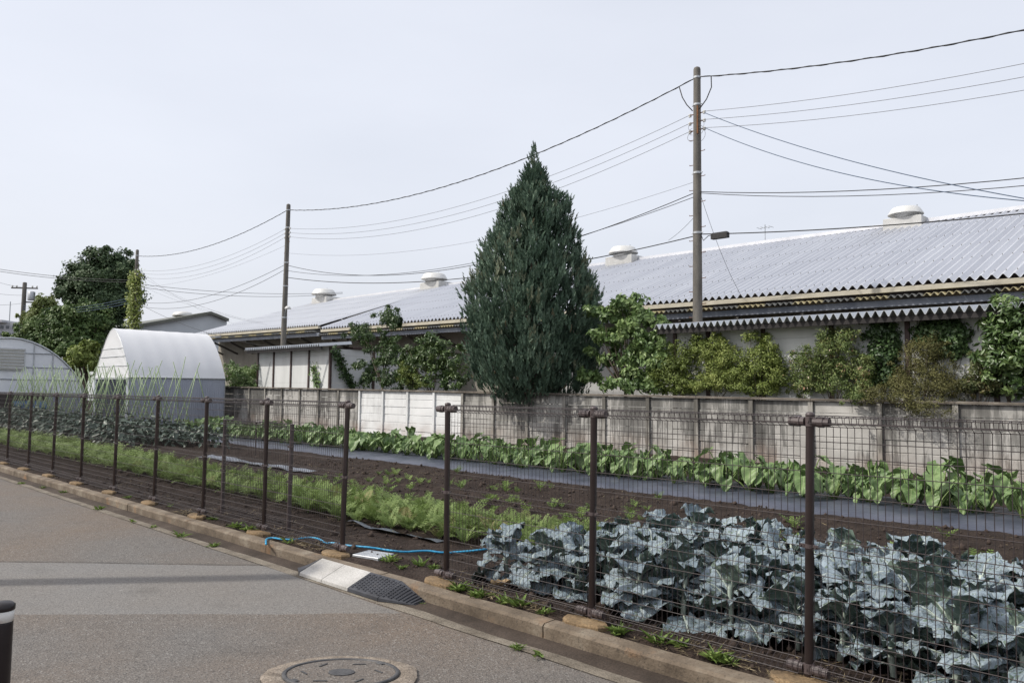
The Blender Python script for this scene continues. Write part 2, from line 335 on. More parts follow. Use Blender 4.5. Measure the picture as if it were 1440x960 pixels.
def obj(name, me, parent=None, loc=(0, 0, 0), rot=(0, 0, 0), sc=None):
    o = bpy.data.objects.new(name, me); col.objects.link(o); o.parent = parent
    o.location = loc; o.rotation_euler = rot
    if sc is not None: o.scale = sc if hasattr(sc, '__len__') else (sc,)*3
    return o
def tag(o, label, cat, group=None):
    o['label'] = label; o['category'] = cat
    if group: o['group'] = group
    return o
def thing(name, label, cat, loc=(0, 0, 0), group=None):
    o = bpy.data.objects.new(name, None); col.objects.link(o); o.location = tuple(float(a) for a in loc)
    o.empty_display_size = .1
    return tag(o, label, cat, group)
def struct(o): o['kind'] = 'structure'; return o
def stuff(o): o['kind'] = 'stuff'; return o

def npmesh(name, V, T, mat, tint=None, smooth=False):
    """triangle mesh from arrays; tint = one value per triangle"""
    me = bpy.data.meshes.new(name); n = len(V); k = len(T)
    me.vertices.add(n); me.vertices.foreach_set('co', np.ascontiguousarray(V, dtype=np.float32).ravel())
    me.loops.add(3*k); me.loops.foreach_set('vertex_index', np.ascontiguousarray(T, dtype=np.int32).ravel())
    me.polygons.add(k); me.polygons.foreach_set('loop_start', np.arange(0, 3*k, 3, dtype=np.int32))
    me.polygons.foreach_set('loop_total', np.full(k, 3, dtype=np.int32))
    if tint is not None:
        at = me.attributes.new('tint', 'FLOAT', 'FACE'); at.data.foreach_set('value', np.asarray(tint, dtype=np.float32))
    me.materials.append(M[mat]); me.update(); me.validate()
    if smooth: me.polygons.foreach_set('use_smooth', [True]*k)
    return me
def unit(a): return a/(np.linalg.norm(a, axis=-1, keepdims=True)+1e-9)
def cards(P, D, Nn, L, W, tint, fold=.25, sag=.0):
    """leaf-shaped folded cards: base, two side points, tip"""
    P = np.asarray(P); D = unit(np.asarray(D)); S = unit(np.cross(D, Nn)); Nn = np.cross(S, D)
    L = np.broadcast_to(L, len(P))[:, None]; W = np.broadcast_to(W, len(P))[:, None]
    b = P; t = P+D*L-Nn*L*sag; m = P+D*L*.45
    l = m-S*W*.5-Nn*W*fold*-.5; r = m+S*W*.5-Nn*W*fold*-.5
    V = np.stack([b, l, t, r], 1).reshape(-1, 3)
    i = np.arange(len(P))[:, None]*4
    T = np.stack([np.concatenate([i, i+2, i+1], 1), np.concatenate([i, i+3, i+2], 1)], 1).reshape(-1, 3)
    return V, T, np.repeat(tint, 2)
def merge(parts):
    Vs, Ts, ts = [], [], []; n = 0
    for V, T, t in parts: Vs.append(V); Ts.append(T+n); ts.append(t); n += len(V)
    return np.concatenate(Vs), np.concatenate(Ts), np.concatenate(ts)
def foliage_data(clumps, n, size, aspect=.5, sub=40, spread=.35, up=.35, hang=0., g=None, tmean=.5):
    """clumps: (cx,cy,cz,rx,ry,rz); leaves gathered round many sub-clump centres on the clump shells"""
    g = g or rng
    n = int(n*2.1); size = size*.78; sub = int(sub*1.5)
    C = np.array(clumps, float); wgt = (C[:, 3]*C[:, 4]+C[:, 3]*C[:, 5]+C[:, 4]*C[:, 5]); wgt /= wgt.sum()
    ci = g.choice(len(C), sub, p=wgt); d = unit(g.normal(size=(sub, 3))); d[:, 2] = np.where(d[:, 2] < -.75, -d[:, 2], d[:, 2])
    sc = C[ci, :3]+d*C[ci, 3:]*np.where(g.random((sub, 1)) < .84, g.uniform(.35, 1.0, (sub, 1)), g.uniform(1.0, 1.28, (sub, 1)))
    sr = C[ci, 3:].min(1)*spread*g.uniform(.6, 1.4, sub)*np.where(np.linalg.norm((sc-C[ci, :3])/C[ci, 3:], axis=1) > 1, .5, 1.0); st = g.normal(tmean, .13, sub)
    li = g.integers(0, sub, n)
    q = unit(g.normal(size=(n, 3)))*(g.random((n, 1))**.45); P = sc[li]+q*sr[li][:, None]*np.array([1, 1, .75])
    out = unit(d[li]*.8+unit(q)*.7+np.array([0, 0, up]))
    Nn = unit(out+g.normal(size=(n, 3))*.45)
    D = unit(np.cross(Nn, g.normal(size=(n, 3))))+np.array([0, 0, -hang]); 
    L = size*g.uniform(.6, 1.35, n)
    return cards(P, D, Nn, L, L*aspect, np.clip(st[li]+g.normal(0, .12, n), 0, 1), .3, .15), sc
def limbs(mb, base, centres, r0, n=7, k=4):
    base = np.array(base, float)
    for c in centres[:n]:
        mid = base+(c-base)*.5+np.array([0, 0, .12*np.linalg.norm(c-base)])*.5+rng.normal(size=3)*.04*np.linalg.norm(c-base)
        mb.tube([base, base+(mid-base)*.5+rng.normal(size=3)*.02, mid, c], [r0, r0*.7, r0*.45, r0*.12], k)
def shrub(name, label, cat, clumps, n, size, mat, base, trunk=.03, group=None, aspect=.5, sub=45, spread=.4, hang=.0, up=.35, tmean=.5, nl=9, trunk_name='trunk', crown_name='crown', wallclear=True):
    root = thing(name, label, cat, base, group)
    (V, T, t), sc = foliage_data(clumps, n, size, aspect, sub, spread, up, hang, tmean=tmean)
    if wallclear:      # nothing grows inside the concrete of the wall
        tri = V[T].mean(1); bad = (np.abs(tri[:, 1]-18.2) < .16) & (tri[:, 2] < 1.78)
        T = T[~bad]; t = t[~bad]
    obj(crown_name, npmesh(crown_name, V-np.array(base), T, mat, t), root)
    mb = MB(); top = np.array([base[0], base[1], base[2]]); cz = np.mean([c[2] for c in clumps]); cx = np.mean([c[0] for c in clumps]); cy = np.mean([c[1] for c in clumps])
    fork = top*.45+np.array([cx, cy, cz])*.55
    mb.tube([top-np.array([0, 0, .1]), (top+fork)/2+rng.normal(size=3)*trunk, fork], [trunk, trunk*.85, trunk*.7], 7)
    limbs(mb, fork, sc, trunk*.6, nl)
    mb.build(trunk_name, 'bark', root, True)
    return root

# ================================================================== SETTING
gz = MB(); gz.grid(np.array([[(x, y, -.16) for y in (-1500, -40, 60, 3000)] for x in (-3000, -200, 60, 1500)]))
struct(gz.build('ground', 'ground'))

# road: sheet with a faint crown and undulation
def roadz(x, y):       # the road climbs gently towards the camera, level along the gutter
    d = max(0., 6.0-(.7075*-x+.7047*y)); rise = min(.085*d*d/(d+.6), .34)
    b = min(1., max(0., (3.9-y)/1.3)); b = b*b*(3-2*b)
    return -.12+.012*mn.noise(Vector((x*.25, y*.3, 0)))*min(1., max(0., (3.94-y)/.5))+rise*b
xs = np.concatenate([np.linspace(-170, -14, 24), np.arange(-13.6, 4.1, .2), np.linspace(4.6, 40, 9)])
ys = np.concatenate([[-9, -6, -4], np.arange(-3, 3.75, .2), [3.8, 3.94]])
road = MB(); road.grid(np.array([[(x, y, roadz(x, y)) for y in ys] for x in xs]))
road = struct(road.build('road', 'asphalt', smooth=True))
# repaired strip that crosses the road (edges read from the two seams)
A0, A1 = np.array([-9.9, 1.45]), np.array([-7.40, 3.93]); B0, B1 = np.array([-7.6, 1.05]), np.array([-5.10, 3.90])
dA = (A1-A0)/3.52; dB = (B1-B0)/3.79
L0 = [A0-dA*8, A0, *(A0+(A1-A0)*k/8+rng.normal(size=2)*.012 for k in range(1, 8)), A1]
L1 = [B0-dB*8, B0, *(B0+(B1-B0)*k/8+rng.normal(size=2)*.012 for k in range(1, 8)), B1]
mb = MB(); G = []
for a, b in zip(L0, L1):
    G.append([(*(a+(b-a)*t), roadz(*(a+(b-a)*t))+(.005 if .01 < t < .99 else -.002)) for t in (0, .02, .17, .33, .5, .67, .83, .98, 1)])
mb.grid(np.array(G)); mb.build('repaired_strip', 'asphalt_patch', road, True)
mb = MB()
for Ls in (L0,):
    d = unit(np.array(Ls[-1])-np.array(Ls[1])); nn = np.array([-d[1], d[0]])
    G = [[(*(p+nn*s*(.004+.006*random.random())), roadz(*p)+.009) for s in (-1, 1)] for q in range(len(Ls)-1) for p in [Ls[q]+(Ls[q+1]-Ls[q])*t for t in np.linspace(0, 1, 6)]]
    mb.grid(np.array(G))
mb.build('seam_joint', 'seam', road)

# gutter: concrete lip and a strip of washed-in dirt
gx = np.arange(-60, 10, .25)
mb = MB(); mb.grid(np.array([[(x, y, z+.004*mn.noise(Vector((x, y*5, 3)))) for y, z in ((3.93+.012*mn.noise(Vector((x*1.7, 0, 1))), -.114), (4.0, -.112), (4.05+.015*mn.noise(Vector((x*2.1, 0, 5))), -.116))] for x in gx]))
gut = struct(mb.build('gutter', 'lip', smooth=True))
mb = MB(); mb.grid(np.array([[(x, y, z+.006*mn.noise(Vector((x*1.3, y*4, 8)))) for y, z in ((4.03+.02*mn.noise(Vector((x*1.9, 0, 9))), -.119), (4.10, -.108), (4.22, -.098))] for x in gx]))
mb.build('dirt_strip', 'dirt', gut, True)

# kerb: one stone after another
kerb = struct(thing('kerb', 'x', 'x')); del kerb['label']; del kerb['category']
x = 8.0; k = 0
while x > -58:
    L = 1.98; mb = MB(); x0 = x-L+.006
    n = 10; prof = [(4.21, -.2), (4.205, -.02), (4.222, -.002), (4.33, .002), (4.345, -.03), (4.345, -.2)]
    P = np.array([[(x0+(L-.012)*i/n, y+(.006*mn.noise(Vector((x0+i*.31, y*9, 2))) if 1 else 0), z+(.007*mn.noise(Vector((x0+i*.27, y*7, 4))) if z > -.1 else 0)) for y, z in prof] for i in range(n+1)])
    mb.grid(P[:, ::-1]); m = len(prof)
    mb.add(P[0], [tuple(range(m))]); mb.add(P[-1], [tuple(range(m))[::-1]])
    mb.build('kerb_stone', 'kerb', kerb, False); x -= L; k += 1

# field soil: uneven tilled earth, finer near the camera
def soil_z(x, y):
    z = .02*mn.noise(Vector((x*.5, y*.5, 0)))+.025*mn.noise(Vector((x*2.3, y*2.3, 5)))+.018*mn.noise(Vector((x*6, y*6, 9)))
    if y < 4.75: z = z*.5+.0
    if y > 7.6 and y < 10.9: z += .028*sin(y*7.2+mn.noise(Vector((x*.4, y, 2))))
    if 4.9 < y < 5.6 : z += -.03*sin((y-4.9)/.7*pi)
    return z
xa = np.concatenate([np.linspace(-170, -62, 22), np.arange(-60, -24, .42), np.arange(-24, -11, .17), np.arange(-11, 3, .09), np.linspace(3.5, 40, 14)])
ya = np.concatenate([np.arange(4.34, 6.9, .085), np.arange(6.9, 13.6, .15), np.arange(13.8, 20, .6), np.linspace(21, 70, 14)])
mb = MB(); mb.grid(np.array([[(x, y, soil_z(x, y) if y > 4.36 else -.02) for y in ya] for x in xa]))
struct(mb.build('field_soil', 'soil', smooth=True))

# ================================================================== CONCRETE PANEL WALL
WY = 18.2
wall = thing('concrete_wall', 'long weathered concrete panel wall behind the field with four white bays', 'wall', (-22, WY, 0))
def wtop(x): return 1.77-(x+37.9)*.0068
bay = 1.533; xw0 = -5.25-1.533*1   # a post stands at x=-5.25
posts = [-5.25+bay*k for k in range(5, -23, -1)]
pm = MB(); pm.box(-.055, .055, -.075, .075, 0, 1.0, bev=.008); pmm = pm.mesh('post', 'wall_post'); pmw = pm.mesh('post', 'wall_white')
pn = MB(); hh = .29
pn.box(-.71, .71, -.028, .028, .007, hh-.007, bev=.014); pnm = pn.mesh('panel', 'wall'); pnw = pn.mesh('panel', 'wall_white')
cp = MB(); cp.box(-bay/2+.004, bay/2-.004, -.10, .10, 0, .055, bev=.012); cpm = cp.mesh('coping', 'wall_cap')
for k, px in enumerate(posts):
    white = -27.4 < px < -20.9
    t = wtop(px)-.055
    obj('post', pmw if (white and px < -21.2 and px > -26.9) else pmm, wall, (px+22, 0, -.05), (0, random.gauss(0, .006), 0), (1, 1, t+.05))
    if k < len(posts)-1:
        cx = px-bay/2; tt = wtop(cx)-.055; whitep = -26.95 < cx < -20.95
        for i in range(6):
            z = tt-hh*(i+1)*tt/(hh*5.6)
            obj('panel', pnw if whitep else pnm, wall, (cx+22, .012+random.gauss(0, .007), z), (random.gauss(0, .012), 0, random.gauss(0, .003)), (1, 1, tt/(hh*5.6)))
        obj('coping', cpm, wall, (cx+22, 0, tt+.002), (0, random.gauss(0, .002)+.0068, 0))

# ================================================================== FENCE
SP, FY, FX0 = 1.58, 4.476, -2.084
fence_x = [FX0-SP*k for k in range(-2, 15)]      # index 2 is the post nearest the right edge of the picture
HZ = [.205, .27, .36, .478, .60, .715, .757, .80, .92, 1.05, 1.178, 1.263, 1.35]
prof = [(.0, .205), (.0, .125), (-.045, .10), (-.05, .05), (.0, .035), (.03, .06)]
top = [(.0, 1.35), (.0, 1.435), (-.045, 1.452), (-.04, 1.488), (.018, 1.496), (.032, 1.455)]
def panel_mesh(W, s=1.0, n=None):
    mb = MB(); r = .0021; n = n or int(round(W/.0395))
    pts = [(y, z*s) for y, z in prof[::-1]]+[(0, .70*s), (-.022, .735*s), (-.022, .78*s), (0, .815*s)]+[(y, z*s) for y, z in top]
    for i in range(n+1):
        x = -W/2+W*i/n
        mb.tube([(x, y, z) for y, z in pts], r, 4, 0, False)
    for z in HZ:
        y = -.026 if abs(z-.757) < .03 else -.005
        mb.tube([(-W/2, y, z*s), (W/2, y, z*s)], r*1.15, 4, 0, False)
    for y, z in prof[1:]+top[1:]:
        mb.tube([(-W/2, y-.004, z*s), (W/2, y-.004, z*s)], r*1.15, 4, 0, False)
    return mb.mesh('mesh_panel', 'fence_wire')
pm_full = panel_mesh(SP-.075)
mb = MB(); mb.lathe([(.0245, -.06), (.0245, 1.492), (.027, 1.494), (.027, 1.505), (.02, 1.515), (.001, 1.518)], n=18)
postm = mb.mesh('post', 'fence', smooth=False)
for p in postm.polygons: p.use_smooth = len(p.vertices) == 4
mb = MB()                                              # top / bottom knuckle: collar and a sleeve each side
mb.lathe([(.0255, -.028), (.031, -.026), (.031, .026), (.0255, .028)], n=16)
for s in (-1, 1):
    mb.tube([(s*.026, -.012, 0), (s*.05, -.012, 0), (s*.052, -.012, 0), (s*.086, -.012, 0), (s*.088, -.012, 0), (s*.118, -.012, 0)], [.026, .026, .031, .031, .0265, .0265], 12)
    mb.tube([(s*.118, -.012, 0), (s*.121, -.012, 0)], [.02, .02], 12)
mb.tube([(0, -.029, 0), (0, -.036, 0)], .006, 8)
knuck = mb.mesh('clamp', 'fence', smooth=False)
mb = MB(); mb.lathe([(.0255, -.012), (.029, -.011), (.029, .011), (.0255, .012)], n=16)
for s in (-1, 1):
    mb.box(min(s*.026, s*.055), max(s*.026, s*.055), -.016, -.006, -.011, .011); mb.tube([(s*.044, -.016, 0), (s*.044, -.026, 0)], .006, 8)
midc = mb.mesh('clamp', 'fence')
def footing_mesh(seed):
    mb = MB(); g = random.Random(seed); n = 9
    ring = [(.15*cos(2*pi*i/n)*(1.25+.1*g.random())*(.9 if i % 2 else 1.05), .085*sin(2*pi*i/n)*(1.1+.2*g.random())) for i in range(n)]
    V = [(x, y, -.06) for x, y in ring]+[(x, y, .014) for x, y in ring]+[(x*.93, y*.9, .026+.004*g.random()) for x, y in ring]
    Fc = [tuple(range(n))[::-1], tuple(range(2*n, 3*n))]
    for k in (0, n): Fc += [(k+i, k+(i+1) % n, k+n+(i+1) % n, k+n+i) for i in range(n)]
    return mb.add(V, Fc).mesh('footing', 'foot')
feet = [footing_mesh(i) for i in range(4)]
tilt = {2: .018, 3: .006, 4: -.012, 5: .022}
def fence_run(label, idx):
    root = thing('mesh_fence', label, 'fence', (fence_x[idx[0]], FY, 0))
    for i in idx:
        px = fence_x[i]-fence_x[idx[0]]
        p = obj('post', postm, root, (px, 0, 0), (random.gauss(0, .004), tilt.get(i, random.gauss(0, .005)), 0))
        a = obj('clamp', knuck, p, (0, 0, 1.462)); b = obj('clamp', knuck, p, (0, 0, .075)); c = obj('clamp', midc, p, (0, 0, .757))
        obj('footing', feet[i % 4], root, (px+.03*random.random()-.02, -.05-.03*random.random(), .004), (0, 0, random.gauss(0, .12)))
        if i != idx[-1]:
            obj('mesh_panel', pm_full, root, (px-SP/2, 0, 0), (random.gauss(0, .004), 0, 0))
    return root
fence_run('brown wire mesh fence in front of the broccoli, right of the opening', [0, 1, 2, 3, 4])
fence_run('long brown wire mesh fence receding to the left of the opening', list(range(5, 17)))
# loose gate leaf parked behind the left run
gy = 4.80
g0, g1 = ony(312, 735, gy)[0], ony(405, 765, gy)[0]
gate = thing('fence_gate', 'low brown mesh gate leaf between two short posts behind the fence', 'gate', ((g0+g1)/2, gy, 0))
mb = MB(); mb.lathe([(.024, -.06), (.024, 1.20), (.027, 1.202), (.027, 1.212), (.001, 1.222)], n=16); gp = mb.mesh('post', 'fence')
for s in (-1, 1):
    p = obj('post', gp, gate, (s*(g1-g0)/2, 0, 0), (0, .01*s, 0))
    obj('hinge', midc, p, (0, 0, .95)); obj('hinge', midc, p, (0, 0, .55))
obj('mesh_panel', panel_mesh(g1-g0-.07, .80), gate, (0, 0, .02))
mb = MB(); mb.tube([(.02, -.02, 1.19), (.06, -.03, 1.21), (.14, -.03, 1.21)], .011, 8); mb.tube([(.03, -.02, 1.2), (.03, -.02, .8)], .008, 6)
mb.build('latch', 'fence', None).parent = gate

# ================================================================== ROAD FURNITURE
bp = onz(2.5, 846, .70)
bol = thing('bollard', 'dark brown steel bollard with a white band at the left edge of the road', 'bollard', (bp[0], bp[1], -.12))
mb = MB(); mb.lathe([(.046, -.05), (.046, .735), (.0455, .74)], n=28); mb.build('shaft', 'bollard', None, True).parent = bol
mb = MB(); mb.lathe([(.0475, .742), (.0475, .785), (.047, .786)], n=28); mb.build('reflective_band', 'white_band', None, True).parent = bol
mb = MB(); mb.lathe([(.049, .787), (.051, .79), (.051, .808), (.04, .818), (.001, .822)], n=28); mb.build('cap', 'bollard', None, True).parent = bol

mz = -.12
for _ in range(30): mc = onz(480, 949, mz); mz = roadz(mc[0], mc[1])
MK = .89
man = thing('manhole', 'round manhole cover with paved filling in a worn concrete collar', 'manhole', (mc[0], mc[1], mz))
mb = MB(); n = 56
ri = [.378]*n; ro = [.50+.02*mn.noise(Vector((cos(2*pi*i/n)*2, sin(2*pi*i/n)*2, 1)))+.012*random.random() for i in range(n)]
P = [[(r*cos(2*pi*i/n), r*sin(2*pi*i/n), z) for r, z in ((ri[i], .005), (ri[i]+.03, .012), (ro[i]-.03, .012), (ro[i], .003))] for i in list(range(n))+[0]]
mb.grid(np.array(P)[:, ::-1]); mb.build('collar', 'collar', None, True).parent = man
mb = MB(); prof_ = [(.352, .004), (.352, .018), (.358, .02), (.374, .02), (.379, .016), (.379, .004)]
mb.grid(np.array([[(r*cos(2*pi*i/64), r*sin(2*pi*i/64), z) for r, z in prof_] for i in list(range(64))+[0]])); mb.build('rim', 'iron', None, True).parent = man
mb = MB(); mb.lathe([(.351, .004), (.351, .013), (.001, .0135)], n=56); mb.build('filling', 'asphalt', None).parent = man
mb = MB(); mb.lathe([(.085, .0136), (.085, .0185), (.07, .0205), (.001, .0205)], n=28); hub = mb.build('hub', 'iron', None); hub.parent = man
for a in (.3, 1.35, 2.4, 3.5, 4.55, 5.6):
    mb = MB(); mb.box(-.045, .045, -.007, .007, .0136, .018); o = mb.build('key_slot', 'iron', None); o.parent = man; o.location = (.24*cos(a), .24*sin(a), 0); o.rotation_euler = (0, 0, a+pi/2+.5)
for s in (0.9, -2.1):
    mb = MB(); mb.box(-.03, .03, -.016, .016, .0136, .019, bev=.002); o = mb.build('lifting_lug', 'iron', None); o.parent = man; o.location = (.335*cos(s), .335*sin(s), 0); o.rotation_euler = (0, 0, s+pi/2)

man.scale = (MK, MK, 1)
gx_ = (roadz(mc[0]+.3, mc[1])-roadz(mc[0]-.3, mc[1]))/.6; gy_ = (roadz(mc[0], mc[1]+.3)-roadz(mc[0], mc[1]-.3))/.6
man.rotation_euler = Vector((-gx_, -gy_, 1)).to_track_quat('Z', 'Y').to_euler(); man.location.z += .002
# kerb ramps: section rises from the road edge to the kerb top
def ramp_piece(name, label, x0, x1, mat, ends=(0, 0), studs=False, group=None):
    xm = (x0+x1)/2; root = thing(name, label, 'kerb ramp', (xm, 4.1, -.11), group)
    prof_ = [(-.14, .0), (-.138, .022), (-.125, .03), (.10, .122), (.108, .118), (.108, .0)]
    mb = MB(); n = 8; G = []
    for i in range(n+1):
        x = x0+.004+(x1-x0-.008)*i/n-xm; t = i/n
        k = 1.0
        if ends[0]: k = min(k, .12+.88*t)
        if ends[1]: k = min(k, .12+.88*(1-t))
        G.append([(x, y if k == 1 else .108-(.108-y)*(.35+.65*k), max(z*k, 0)+(.004 if z > 0 else 0)) for y, z in prof_])
    G = np.array(G); mb.grid(G[:, ::-1]); m = len(prof_); mb.add(G[0], [tuple(range(m))]); mb.add(G[-1], [tuple(range(m))[::-1]])
    mb.build('body', mat, None).parent = root
    if studs:
        mb = MB()
        for i in range(9):
            for j in range(8):
                t = (i+.7)/9.4; k = 1.0
                if ends[0]: k = .12+.88*t
                if ends[1]: k = .12+.88*(1-t)
                y = -.112+.025*j+(.0125 if i % 2 else 0)
                if y > .092: continue
                z = (.03+.092*(y+.125)/.225)*k+.004
                yy = y if k == 1 else .108-(.108-y)*(.35+.65*k)
                x = x0+(x1-x0)*t-xm
                mb.box(x-.012, x+.012, yy-.008, yy+.008, z-.004, z+.006)
        stuff(mb.build('tread_studs', mat, None)).parent = root
    return root
RX = [-7.02, -6.74, -6.36, -5.94, -5.50, -5.18]
ramp_piece('kerb_ramp', 'black rubber corner wedge at the far end of the pale kerb ramp', RX[0], RX[1], 'rubber', (1, 0))
ramp_piece('kerb_ramp', 'pale concrete kerb ramp next to the far black corner wedge', RX[1], RX[2], 'ramp')
ramp_piece('kerb_ramp', 'pale concrete kerb ramp next to the studded black rubber ramp', RX[2], RX[3], 'ramp')
ramp_piece('kerb_ramp', 'black studded rubber kerb ramp beside the pale concrete ramp', RX[3], RX[4], 'rubber', (0, 0), True)
ramp_piece('kerb_ramp', 'black studded rubber corner wedge at the near end of the ramps', RX[4], RX[5], 'rubber', (0, 1), True)

# blue hose over the bare soil of the opening, a steel cover plate, a withered leaf
hp = [(374, 764), (375, 756), (384, 754), (398, 757.5), (412, 758), (424, 756), (436, 754.5), (448, 756), (458, 762), (470, 764), (490, 766.5), (520, 769), (541, 770), (552, 773), (570, 772), (600, 771), (625, 772), (660, 771.5), (690, 770), (720, 766), (760, 764)]
pts = []
for u, v in hp:
    P = onz(u, v, .03); P[2] = soil_z(P[0], P[1])+.02; pts.append(P)
sm = []
for i in range(len(pts)-1):
    p0, p1, p2, p3 = pts[max(i-1, 0)], pts[i], pts[i+1], pts[min(i+2, len(pts)-1)]
    for t in np.linspace(0, 1, 6, endpoint=False):
        sm.append(.5*((2*p1)+(-p0+p2)*t+(2*p0-5*p1+4*p2-p3)*t*t+(-p0+3*p1-3*p2+p3)*t**3))
for P in sm: P[2] = max(P[2], soil_z(P[0], P[1])+.012)
mb = MB(); mb.tube(sm+[pts[-1]], .0105, 8); tag(mb.build('garden_hose', 'hose', None, True), 'bright blue garden hose lying across the soil at the fence opening', 'hose')
pp = onz(525, 783, 0); pl = thing('cover_plate', 'small grey steel cover plate on the soil beside the opening', 'plate', (pp[0], pp[1], .02))
mb = MB(); mb.box(-.16, .16, -.12, .12, -.03, .012, bev=.004); o = mb.build('plate', 'steel', None); o.parent = pl; o.rotation_euler = (.02, 0, .25)
mb = MB()
for i in range(9):
    for j in range(7): mb.box(-.14+.033*i, -.125+.033*i, -.1+.031*j, -.088+.031*j, .0105, .0145)
o = mb.build('chequer_ribs', 'steel', None); o.parent = pl; o.rotation_euler = (.02, 0, .25)
dl = onz(690, 826, .03)
mb = MB(); mb.grid(np.array([[(s*.09, t*.05*(1-abs(s)**2)+.01*s, .03+.035*t*t+.02*s*s+.008*sin(9*s+4*t)) for t in np.linspace(-1, 1, 6)] for s in np.linspace(-1, 1, 9)]))
o = mb.build('withered_leaf', 'deadleaf', None, True); o.location = (dl[0], dl[1]+.12, .0); o.rotation_euler = (0, 0, .9); tag(o, 'curled pale brown withered leaf lying under the broccoli edge', 'leaf')

# ================================================================== BARN WITH FOLDED-PLATE ROOF
def folded(xa, xb, pitch, h, y0, y1, zf, nseg=1, thick=.0):
    """folded plate sheet: trapezoid waves along x, running up the slope in y"""
    mb = MB(); n = int(round((xb-xa)/pitch)); pitch = (xb-xa)/n; X = []; Zo = []
    for i in range(n):
        for f, z in ((0, 0), (.06, 0), (.43, h), (.57, h), (.94, 0)): X.append(xa+(i+f)*pitch); Zo.append(z)
    X.append(xb); Zo.append(0)
    Ys = np.linspace(y0, y1, nseg+1)
    for dz in ((0, -.012) if thick else (0,)):
        G = np.array([[(x, y, zf(x, y)+z+dz) for x, z in zip(X, Zo)] for y in Ys])
        mb.grid(G if dz == 0 else G[::-1])
    if thick:
        G = np.array([[(x, y0, zf(x, y0)+z+d) for x, z in zip(X, Zo)] for d in (-.012, 0)]); mb.grid(G)
    return mb
EY, RY_, RZ_ = 25.0, 35.0, 8.80
def barn(name, label, xa, xb, ze, mat, vents, sheets=True):
    root = thing(name, label, 'building', ((xa+xb)/2, 31, 0))
    zf = lambda x, y: ze(x)+(RZ_-ze(x))*(y-EY)/(RY_-EY)
    zb = lambda x, y: RZ_-(RZ_-5.0)*(y-RY_)/10.
    rf = folded(xa, xb, .275, .125, EY, RY_, zf, 1, 1).build('roof', mat, root)
    folded(xa, xb, .275, .125, RY_+.002, 45, zb).build('rear_roof', mat, root)
    mb = MB(); mb.bar((xa, RY_, RZ_+.07), (xb, RY_, RZ_+.07), .5, .15); mb.build('ridge_cap', mat, rf)
    mb = MB()
    for yy in np.arange(EY+.35, RY_, 1.95):
        pw = (xb-xa)/int(round((xb-xa)/.275))
        for i in range(int(round((xb-xa)/.275))):
            x = xa+(i+.5)*pw; z = zf(x, yy)+.125
            mb.add([(x-.014, yy-.014, z), (x+.014, yy-.014, z), (x+.014, yy+.014, z), (x-.014, yy+.014, z), (x, yy, z+.045)], [(0, 1, 4), (1, 2, 4), (2, 3, 4), (3, 0, 4)])
    stuff(mb.build('roof_bolts', 'strut', rf))
    e0 = ze(xa); e1 = ze(xb)
    def eb(y0, y1, d0, d1, nm, mt):          # a board that follows the eave line
        mb = MB(); V = []
        for x, e in ((xa+.02, e0), (xb-.02, e1)):
            V += [(x, y0, e+d0), (x, y1, e+d0), (x, y1, e+d1), (x, y0, e+d1)]
        mb.add(V, [(0, 1, 2, 3), (7, 6, 5, 4), (0, 4, 5, 1), (1, 5, 6, 2), (2, 6, 7, 3), (3, 7, 4, 0)]); return mb.build(nm, mt, root)
    eb(EY+.02, EY+.18, -.17, -.02, 'gutter', 'gutter')
    eb(EY+.10, EY+.20, -.60, -.40, 'eave_beam', 'beam')
    if sheets:
        n = int((xb-xa)/1.0)
        for i in range(n):
            a = xa+i*1.0; b = a+.985
            mb = folded(a, b, .197, .085, EY-.12, EY+1.9, lambda x, y: ze(x)-.36+.09*(y-EY+.12), 1, 1)
            mb.build('awning_sheet', 'sheet_cream' if i % 2 else 'sheet_grey', root)
    mb = MB(); x = xa+1
    while x < xb:
        s = MB(); e = ze(x); s.bar((x, EY+.16, e-.63), (x, EY+1.92, e-1.35), .09, .12); s.build('eave_strut', 'strut', root); x += 2.35
    # siding in panels
    k = 0; x = xa
    while x < xb-.1:
        x1 = min(x+2.0, xb); mb = MB(); mb.box(x+.006, x1-.006, 27.0, 27.08, 0, ze(x)-.3)
        mb.build('siding_panel', 'barnpale' if (-25.5 < x < -17.5) else 'barnwall', root); x = x1; k += 1
    for xe in (xa+.1, xb-.15):
        mb = MB(); G = [(xe, 27.1, 0), (xe, 43, 0), (xe, 43, 5.6), (xe, RY_, RZ_-.05), (xe, 27.1, zf(xe, 27.1)-.05)]
        V = G+[(p[0]+.05, p[1], p[2]) for p in G]; mb.add(V, [(0, 1, 2, 3, 4), (9, 8, 7, 6, 5)]+[(i, i+5, (i+1) % 5+5, (i+1) % 5) for i in range(5)])
        mb.build('gable_wall', 'barnpale', root)
    for vx, vk in vents:
        v = MB(); zb_ = zf(vx, 33.9)
        v.box(vx-.85*vk, vx+.85*vk, 34.2, 35.5, zb_-.1, RZ_+.26*vk, bev=.03); vb = v.build('roof_vent', 'ventbase', root)
        c = MB(); c.lathe([(a*vk, b*vk) for a, b in [(.52, .25), (.52, .46), (.56, .48)]], (vx, 34.65, RZ_), 28); c.build('vent_neck', 'ventbase', vb, True)
        c = MB(); c.lathe([(a*vk, b*vk) for a, b in [(.55, .47), (.70, .45), (.76, .42), (.78, .43), (.775, .46), (.69, .60), (.62, .71), (.56, .76), (.28, .775), (.01, .78)]], (vx, 34.65, RZ_), 32); c.build('vent_hood', 'vent', vb, True)
        c = MB()
        for s in (-.4, .45): c.tube([(vx+s, 34.65, RZ_+.72*vk), (vx+s, 34.65, RZ_+.85*vk)], .02, 6)
        c.build('hood_bolts', 'steel', vb)
    return root
